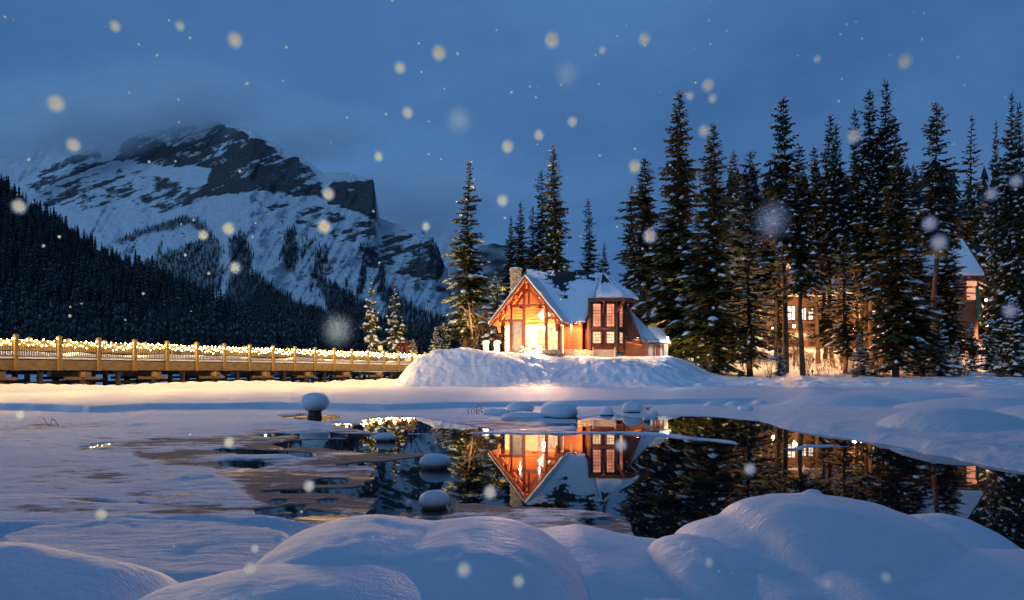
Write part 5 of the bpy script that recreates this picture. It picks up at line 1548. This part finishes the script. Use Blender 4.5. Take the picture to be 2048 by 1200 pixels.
# little lit box on a post behind the bridge
p = P(761, 697, 66)
bx = thing('light_box', (p.x, p.y, lz(p.x, p.y)), 'small pale box on a post behind the bridge rail', 'box')
MB().box(p.x - .2, p.x + .2, p.y - .15, p.y + .15, p.z - .18, p.z + .2).build('box', M['pale_board'], bx)
MB().box(p.x - .05, p.x + .05, p.y - .05, p.y + .05, lz(p.x, p.y), p.z - .18).build('post', M['bridge_wood'], bx)
MB().blob((p.x, p.y, p.z + .2), .22, .17, .10, 10, 5, 1.0, .03).build('snow', M['snow'], bx, True)

# ------------------------------------------------------------------ snow capped stones and stump in the water
def dome_mesh(prof, nu, rx, ry, seed, amp=0.06):
    """lathe of (r, z) with lobed, uneven outline"""
    rg = np.random.default_rng(seed); ph = rg.uniform(0, 6.28, 4)
    vs = []
    for (r, z) in prof:
        for i in range(nu):
            t = 2 * math.pi * i / nu
            k = 1 + amp * (math.sin(2 * t + ph[0]) + .6 * math.sin(3 * t + ph[1]) + .4 * math.sin(5 * t + ph[2] + z * 3))
            vs.append((rx * r * k * math.cos(t), ry * r * k * math.sin(t), z + 0.02 * amp * math.sin(t + ph[3])))
    n = len(prof); f = []
    for j in range(n - 1):
        for i in range(nu):
            f.append((j * nu + i, j * nu + (i + 1) % nu, (j + 1) * nu + (i + 1) % nu, (j + 1) * nu + i))
    return np_mesh('dome', vs, f, None, True)
CAP = [(0.80, -0.02), (0.93, 0.06), (1.0, 0.22), (0.99, 0.40), (0.93, 0.58), (0.82, 0.73), (0.66, 0.85), (0.46, 0.94), (0.24, 0.985), (0.02, 1.0)]
def stone(u0, u1, vt, vb, label, seed, depth=0.9, lift=0.15, group='snow capped stones in the pool'):
    Y = CH * F / (vb - YH)
    c = P((u0 + u1) / 2, vb, Y); w = (u1 - u0) / 2 / F * Y; h = (vb - vt) / F * Y
    Yc = Y + w * depth * 0.6
    sc = Yc / Y
    t = thing('snow_capped_stone', (c.x * sc, Yc, 0), label, 'stone', group)
    prof = [(r, z * h * (1 - lift) + lift * h) for r, z in CAP]
    me = dome_mesh(prof, 28, w * sc, w * sc * depth, seed, 0.09); me.materials.append(M['fresh_snow'])
    link_mesh('snow_cap', me, t)
    me = dome_mesh([(0.70, -0.15), (0.86, 0.0), (0.90, lift * h * .7), (0.80, lift * h + 0.04 * h), (0.02, lift * h + .06 * h)], 20, w * sc, w * sc * depth, seed + 1, 0.08)
    me.materials.append(M['rock']); link_mesh('stone', me, t)
    return t
stone(751, 792, 866, 883, 'small flat snow capped stone at the far side of the pool', 11)
stone(841, 899, 909, 938, 'round snow capped stone in the middle of the open pool', 12)
stone(838, 898, 983, 1018, 'nearest snow capped stone, tall as a loaf', 13)
stone(811, 825, 1000, 1016, 'tiny snow capped stone left of the nearest loaf-shaped one', 14)
stone(1078, 1159, 806, 840, 'big domed end of the long snow covered rock at the far side', 15)
stone(1001, 1100, 824, 839, 'low flat tail of the long snow covered rock', 16, depth=0.5, lift=.05)
stone(1010, 1070, 803, 828, 'snow covered rock behind the low tail', 17, depth=.8)
stone(968, 1020, 817, 831, 'flat snow covered rock among twigs at the left of the group', 18, depth=.7, lift=.05)
stone(1086, 1150, 802, 822, 'snow hump just behind the big domed rock', 22, depth=.8)
stone(1205, 1226, 814, 827, 'mushroom shaped snow capped stone between rock and shelf', 19)
stone(1199, 1228, 824, 831, 'flat ice-skirted base below the mushroom shaped stone', 23, depth=.8, lift=.03)
stone(1245, 1283, 803, 828, 'rough snow capped stone in front of the snow shelf', 20)
stone(1287, 1301, 830, 843, 'little round snow ball stone near the house reflection', 21)
stone(1300, 1315, 822, 832, 'small snowy stone beside the rough one', 24)
stone(1476, 1505, 811, 823, 'snow capped stone on the ice before the right bank', 25)
# stump with a mushroom of snow
Y = CH * F / (838 - YH); c = P(630, 838, Y + .15); c.z = 0
st = thing('tree_stump', c, 'dark stump in the ice under a mushroom of snow', 'stump')
px = (Y + .15) / F
me = dome_mesh([(0.98, -0.2), (0.95, 0.05), (0.86, .12), (.9, .22), (.02, .23)], 18, 15 * px, 14 * px, 41, .07); me.materials.append(M['wet_wood']); link_mesh('stump', me, st)
MUSH = [(0.50, 0.0), (0.62, 0.05), (0.78, 0.15), (0.92, 0.30), (1.0, 0.48), (0.97, 0.62), (0.86, 0.77), (0.68, 0.89), (0.42, 0.97), (0.02, 1.0)]
h = 36 * px
me = dome_mesh([(r, 16 * px + z * h) for r, z in MUSH], 36, 30 * px, 29 * px, 42, .03); me.materials.append(M['fresh_snow']); link_mesh('snow_cap', me, st)
# twigs frozen in the ice
def twig_tuft(u, v, hpx, n, label):
    g = GP(u, v, .02); k = g.y / F
    b = MB()
    for i in range(n):
        p0 = g + Vector((random.uniform(-1, 1) * hpx * k * 1.2, random.uniform(-.1, .1), 0)); a = random.uniform(-1, 1)
        p1 = p0 + Vector((a * hpx * k * .6, random.uniform(-.05, .05), hpx * k * random.uniform(.4, 1)))
        p2 = p1 + Vector((a * hpx * k * .8, 0, -hpx * k * random.uniform(-.2, .5)))
        b.tube(p0, p1, .006, .005, 4).tube(p1, p2, .005, .003, 4)
    o = b.mesh('twigs', M['twig'], False, g)
    tag(link_mesh('twigs', o, None, g), label, 'twigs', 'twigs frozen into the ice')
twig_tuft(955, 828, 16, 12, 'tangle of bare twigs frozen in at the left of the rock group')
twig_tuft(107, 852, 18, 3, 'lone bent twig sticking out of the left ice')
twig_tuft(600, 832, 8, 8, 'short twigs in the ice left of the stump')
twig_tuft(1290, 822, 10, 10, 'short twigs behind the rough snow capped stone')

# ------------------------------------------------------------------ foreground snow
def loft(name, sil, Yc, front, back, base, seed, nx=110, ny=54, exp=2.2, amp=0.012, structure=False, label=None, cat=None, yfun=None, group=None, drop=0.25):
    """a snow pillow: its crest follows (u, v) points at distance Yc and it falls away to front and back"""
    sil = np.array(sil, dtype=float)
    us = np.linspace(sil[0, 0], sil[-1, 0], nx)
    # smooth interpolation of the crest
    dense = np.linspace(sil[0, 0], sil[-1, 0], 900)
    vv = np.interp(dense, sil[:, 0], sil[:, 1])
    w = max(3, int(900 * 0.035)); ker = np.hanning(w * 2 + 1); ker /= ker.sum()
    vv = np.convolve(np.pad(vv, w, mode='edge'), ker, 'valid')
    vs_ = np.interp(us, dense, vv)
    yc = np.full(nx, float(Yc)) if yfun is None else np.interp(us, [a for a, _ in yfun], [b for _, b in yfun])
    zc = CH - (vs_ - YH) / F * yc
    xc = (us - 1024) / F * yc
    en = np.clip(np.minimum(np.arange(nx), np.arange(nx)[::-1]) / (0.14 * nx), 0, 1)
    zc = base + (zc - base) * np.sqrt(1 - (1 - en) ** 2.2)
    xm = xc.mean()
    t = np.linspace(-1, 1, ny)
    X = np.zeros((ny, nx)); Yg = np.zeros((ny, nx)); Z = np.zeros((ny, nx))
    for j, tt in enumerate(t):
        ln = front if tt < 0 else back
        f = (1 - abs(tt) ** exp) ** (1 / 1.7)
        y = yc + tt * ln
        X[j] = xm + (xc - xm) * (1 - (0.24 if tt < 0 else 0.20) * abs(tt) ** 2); Yg[j] = y
        Z[j] = base + (zc - base) * f
        if tt < 0: Z[j] = np.maximum(Z[j], base)
    Z += amp * fbm(X * 2.2, Yg * 2.2, 4, seed) + amp * 0.35 * fbm(X * 7, Yg * 7, 3, seed + 5)
    Z[0] = base - drop; Z[-1] = base - drop
    org = np.array([X.mean(), Yg.mean(), 0.0])
    me = np_mesh(name, np.stack([X, Yg, Z], -1).reshape(-1, 3) - org, grid_faces(ny, nx), M['fresh_snow'], True)
    o = link_mesh(name, me, None, tuple(org))
    if structure: tag(o, kind='structure')
    else: tag(o, label, cat, group)
    return o
# nearest drift, running across the whole foot of the picture
loft('snow_drift', [(470, 1230), (500, 1160), (520, 1120), (575, 1076), (640, 1052), (700, 1042), (750, 1040), (800, 1046), (860, 1051), (920, 1045), (980, 1043), (1030, 1050), (1085, 1070),
                    (1125, 1098), (1165, 1130), (1200, 1175), (1230, 1230)], 3.2, 1.5, 0.7, 0.02, 501, nx=150, ny=70, amp=0.014, structure=True, exp=2.5)
loft('snow_drift', [(1000, 1130), (1040, 1090), (1090, 1066), (1160, 1060), (1220, 1072), (1300, 1091), (1335, 1094), (1380, 1110), (1430, 1150), (1480, 1220)], 3.75, 1.5, 0.6, 0.02, 502, nx=90, ny=60, amp=0.012, structure=True, exp=2.4)
loft('snow_drift', [(1270, 1140), (1300, 1100), (1335, 1086), (1372, 1077), (1430, 1082), (1500, 1104), (1600, 1150), (1690, 1230)], 3.45, 1.2, 0.5, 0.02, 503, nx=80, ny=50, amp=0.012, structure=True, exp=2.3)
loft('snow_drift', [(150, 1250), (290, 1196), (400, 1168), (505, 1150), (600, 1146), (700, 1150), (800, 1164), (900, 1186), (1000, 1220), (1060, 1260)], 2.45, 1.0, 0.7, 0.02, 504, nx=110, ny=50, amp=0.012, structure=True, exp=2.3)
loft('snow_drift', [(-260, 1110), (-120, 1092), (0, 1096), (80, 1112), (150, 1128), (215, 1143), (260, 1160), (300, 1187), (330, 1215), (370, 1250)], 2.7, 1.3, 0.55, 0.05, 511, nx=90, amp=0.016, structure=True)
GF = 'snow buried boulders at the near shore'
loft('snow_covered_boulder', [(1325, 1120), (1366, 1078), (1420, 1058), (1470, 1042), (1492, 1018), (1530, 1004), (1580, 996), (1640, 994), (1700, 1000), (1760, 1010), (1800, 1022), (1835, 1042), (1860, 1080), (1875, 1150)],
     3.7, 1.25, 0.75, -0.02, 521, nx=130, exp=2.4, amp=.016, label='largest snow buried boulder of the near shore, long smooth whaleback', cat='boulder', group=GF)
loft('snow_covered_boulder', [(1800, 1100), (1830, 1040), (1862, 1031), (1900, 1030), (1940, 1040), (1970, 1060), (1995, 1092), (2012, 1130)], 4.0, .75, .5, -0.02, 531, nx=70, amp=.012,
     label='rounded snow buried boulder right behind the whaleback', cat='boulder', group=GF)
loft('snow_covered_boulder', [(1594, 1000), (1604, 986), (1622, 979), (1636, 980), (1648, 992), (1652, 1000)], 4.7, .14, .14, 0.2, 541, nx=30, ny=24, amp=.006,
     label='little snow cap peeping over the whaleback boulder', cat='boulder', group=GF, drop=.5)
# lumps in front
loft('snow_drift', [(1330, 1260), (1450, 1215), (1560, 1180), (1640, 1190), (1700, 1158), (1760, 1164), (1830, 1180), (1900, 1166), (1960, 1146), (2040, 1136), (2150, 1130), (2300, 1140), (2420, 1180)], 2.75, .9, 1.0, 0.05, 551, nx=130, amp=.016, structure=True)
sx, sy = np.meshgrid(np.linspace(-5, 6, 120), np.linspace(-2.0, 2.9, 60))
sz = 0.30 + 0.06 * fbm(sx * .7, sy * .7, 3, 571)
tag(link_mesh('shore_snow', np_mesh('shore_snow', np.stack([sx, sy, sz], -1).reshape(-1, 3), grid_faces(60, 120), M['fresh_snow'], True)), kind='structure')

# ------------------------------------------------------------------ falling snow
def mat_flake(dens):
    m = bpy.data.materials.new('snowflake'); m.use_nodes = True
    nt = m.node_tree; nt.nodes.clear()
    o = N(nt, 'ShaderNodeOutputMaterial')
    v = N(nt, 'ShaderNodeVolumeScatter')
    v.inputs['Color'].default_value = (0.26, 0.50, 1.0, 1)
    tc = N(nt, 'ShaderNodeTexCoord'); ln = N(nt, 'ShaderNodeVectorMath', operation='LENGTH'); nt.links.new(tc.outputs['Object'], ln.inputs[0])
    mr = N(nt, 'ShaderNodeMapRange'); mr.interpolation_type = 'SMOOTHSTEP'; nt.links.new(ln.outputs['Value'], mr.inputs['Value'])
    mr.inputs['From Min'].default_value = 0.0; mr.inputs['From Max'].default_value = 1.0; mr.inputs['To Min'].default_value = 1.0; mr.inputs['To Max'].default_value = 0.0
    pw = N(nt, 'ShaderNodeMath', operation='MULTIPLY'); nt.links.new(mr.outputs[0], pw.inputs[0]); nt.links.new(mr.outputs[0], pw.inputs[1])
    sc = N(nt, 'ShaderNodeMath', operation='MULTIPLY'); nt.links.new(pw.outputs[0], sc.inputs[0]); sc.inputs[1].default_value = dens
    nt.links.new(sc.outputs[0], v.inputs['Density'])
    v.inputs['Anisotropy'].default_value = 0.70
    nt.links.new(v.outputs[0], o.inputs['Volume'])
    return m
FLK = mat_flake(230.0); FLK2 = mat_flake(15.0); FLK3 = mat_flake(800.0)
FLAKES = [(112, 207, 13), (147, 290, 12), (38, 413, 11), (230, 52, 9), (360, 52, 9), (470, 80, 12), (878, 106, 13), (800, 135, 11), (1104, 80, 12), (1133, 148, 26), (1205, 100, 7), (1145, 243, 9),
          (1078, 270, 10), (1015, 293, 10), (1005, 401, 11), (1270, 333, 12), (1300, 472, 13), (1416, 170, 11), (1380, 192, 9), (1425, 197, 8), (1408, 262, 11), (1289, 78, 10), (1810, 123, 12),
          (1635, 118, 8), (1708, 272, 11), (1545, 440, 34), (1860, 447, 12), (1983, 388, 12), (2020, 622, 12), (2032, 362, 12), (757, 313, 9), (657, 388, 11), (648, 453, 11), (457, 457, 11),
          (470, 535, 10), (406, 470, 9), (852, 453, 8), (815, 225, 10), (918, 240, 26), (675, 660, 30), (458, 885, 10), (618, 972, 11), (202, 1028, 11), (510, 1097, 9), (500, 1137, 10),
          (928, 1140, 13), (1037, 1163, 12), (1418, 1125, 9), (1772, 1155, 11), (1655, 1168, 9), (1500, 938, 11), (980, 985, 11), (1242, 890, 12), (1878, 485, 14), (1575, 762, 11), (40, 830, 8)]
ico = MB().blob((0, 0, 0), 1, 1, 1, 16, 10, jit=0).mesh('snowflake', FLK, True)
ico2 = MB().blob((0, 0, 0), 1, 1, 1, 16, 10, jit=0).mesh('snowflake', FLK2, True)
MARKS = [('the mountain summit', 390, 240), ('the square cliff', 720, 385), ('the wooded hillside', 150, 560), ('the lone golden spruce', 930, 400), ('the trees behind the chimney', 1100, 340),
         ('the chalet roof', 1150, 590), ('the solitary narrow spruce', 1178, 420), ('the tallest dense spruce', 1355, 220), ('the pole-trunked spruce', 1575, 240), ('the highest spruce', 1766, 190),
         ('the gabled cabin roof', 1930, 520), ('the right edge spruces', 2012, 230), ('the bridge rail', 400, 690), ('the snowy stump', 630, 810), ('the pool stones', 870, 960), ('the whaleback boulder', 1640, 1050),
         ('the near left drift', 200, 1130), ('the chalet reflection', 1090, 930), ('the shoulder left of the summit', 180, 270), ('the nearest middle drift', 760, 1080)]
used_l = set()
def flake_label(u, v, r):
    size = 'large faint blurred' if r > 20 else 'small soft' if r < 10 else 'soft round'
    for name, mu, mv in sorted(MARKS, key=lambda m: math.hypot(m[1] - u, m[2] - v)):
        dx, dy = u - mu, v - mv
        d = 'close' if math.hypot(dx, dy) < 70 else 'some way' if math.hypot(dx, dy) < 170 else 'far'
        ang = math.degrees(math.atan2(-dy, dx)) % 360
        rel = ['right of', 'above right of', 'above', 'above left of', 'left of', 'below left of', 'below', 'below right of'][int((ang + 22.5) // 45) % 8]
        lab = '%s white snowflake %s %s %s' % (size, d, rel, name)
        if lab not in used_l:
            used_l.add(lab); return lab
for (u, v, r) in FLAKES:
    Y = random.uniform(1.3, 2.2) if v < 1000 else random.uniform(1.0, 1.3)
    o = link_mesh('snowflake', ico2 if r > 20 else ico, None, P(u, v, Y))
    s = r * random.uniform(1.55, 1.9) / F * Y
    o.scale = (s, s, s * 1.1)
    tag(o, flake_label(u, v, r), 'snowflake', 'snowflakes drifting in the air')

ico3 = MB().blob((0, 0, 0), 1, 1, 1, 8, 6, jit=0).mesh('snowflake', FLK3, True)
for i in range(150):
    u, v = random.uniform(0, 2048), random.uniform(0, 1150) if random.random() < .25 else random.uniform(0, 640)
    Y = random.uniform(1.6, 3.2) if v < 900 else 1.3
    o = link_mesh('snowflake', ico3, None, P(u, v, Y)); sc = random.uniform(2.2, 5.0) / F * Y
    o.scale = (sc, sc, sc)
    tag(o, 'tiny white snowflake drifting far off in the air', 'snowflake', 'tiny snowflakes drifting in the air')

# ------------------------------------------------------------------ low cloud round the summits
mc = bpy.data.materials.new('cloud'); mc.use_nodes = True; nt = mc.node_tree; nt.nodes.clear()
co_ = N(nt, 'ShaderNodeOutputMaterial'); cv = N(nt, 'ShaderNodeVolumeScatter')
cv.inputs['Color'].default_value = (0.97, 0.99, 1.0, 1)
tc = N(nt, 'ShaderNodeTexCoord'); ln = N(nt, 'ShaderNodeVectorMath', operation='LENGTH'); nt.links.new(tc.outputs['Object'], ln.inputs[0])
mr = N(nt, 'ShaderNodeMapRange'); mr.interpolation_type = 'SMOOTHSTEP'; nt.links.new(ln.outputs['Value'], mr.inputs['Value'])
mr.inputs['From Min'].default_value = 0.1; mr.inputs['From Max'].default_value = 1.0; mr.inputs['To Min'].default_value = 1.0; mr.inputs['To Max'].default_value = 0.0
cn = noise(nt, tc.outputs['Object'], 2.3, 4, 0.55)
m2 = N(nt, 'ShaderNodeMapRange'); nt.links.new(cn, m2.inputs['Value']); m2.inputs['From Min'].default_value = 0.36; m2.inputs['From Max'].default_value = 0.66; m2.inputs['To Max'].default_value = 0.0115
mm_ = N(nt, 'ShaderNodeMath', operation='MULTIPLY'); nt.links.new(mr.outputs[0], mm_.inputs[0]); nt.links.new(m2.outputs[0], mm_.inputs[1])
nt.links.new(mm_.outputs[0], cv.inputs['Density']); nt.links.new(cv.outputs[0], co_.inputs['Volume'])
cme = MB().blob((0, 0, 0), 1, 1, 1, 24, 14, jit=0).mesh('cloud', mc, True)
for (u, v, hw, hh, Y, dp) in ((370, 205, 250, 78, 4300, 620), (150, 238, 240, 80, 4700, 650), (-60, 270, 160, 50, 4500, 600), (620, 262, 200, 70, 3900, 400), (860, 400, 200, 90, 4800, 600)):
    o = link_mesh('cloud', cme, None, P(u, v, Y)); o.scale = (hw / F * Y, dp, hh / F * Y)
    tag(o, kind='stuff')
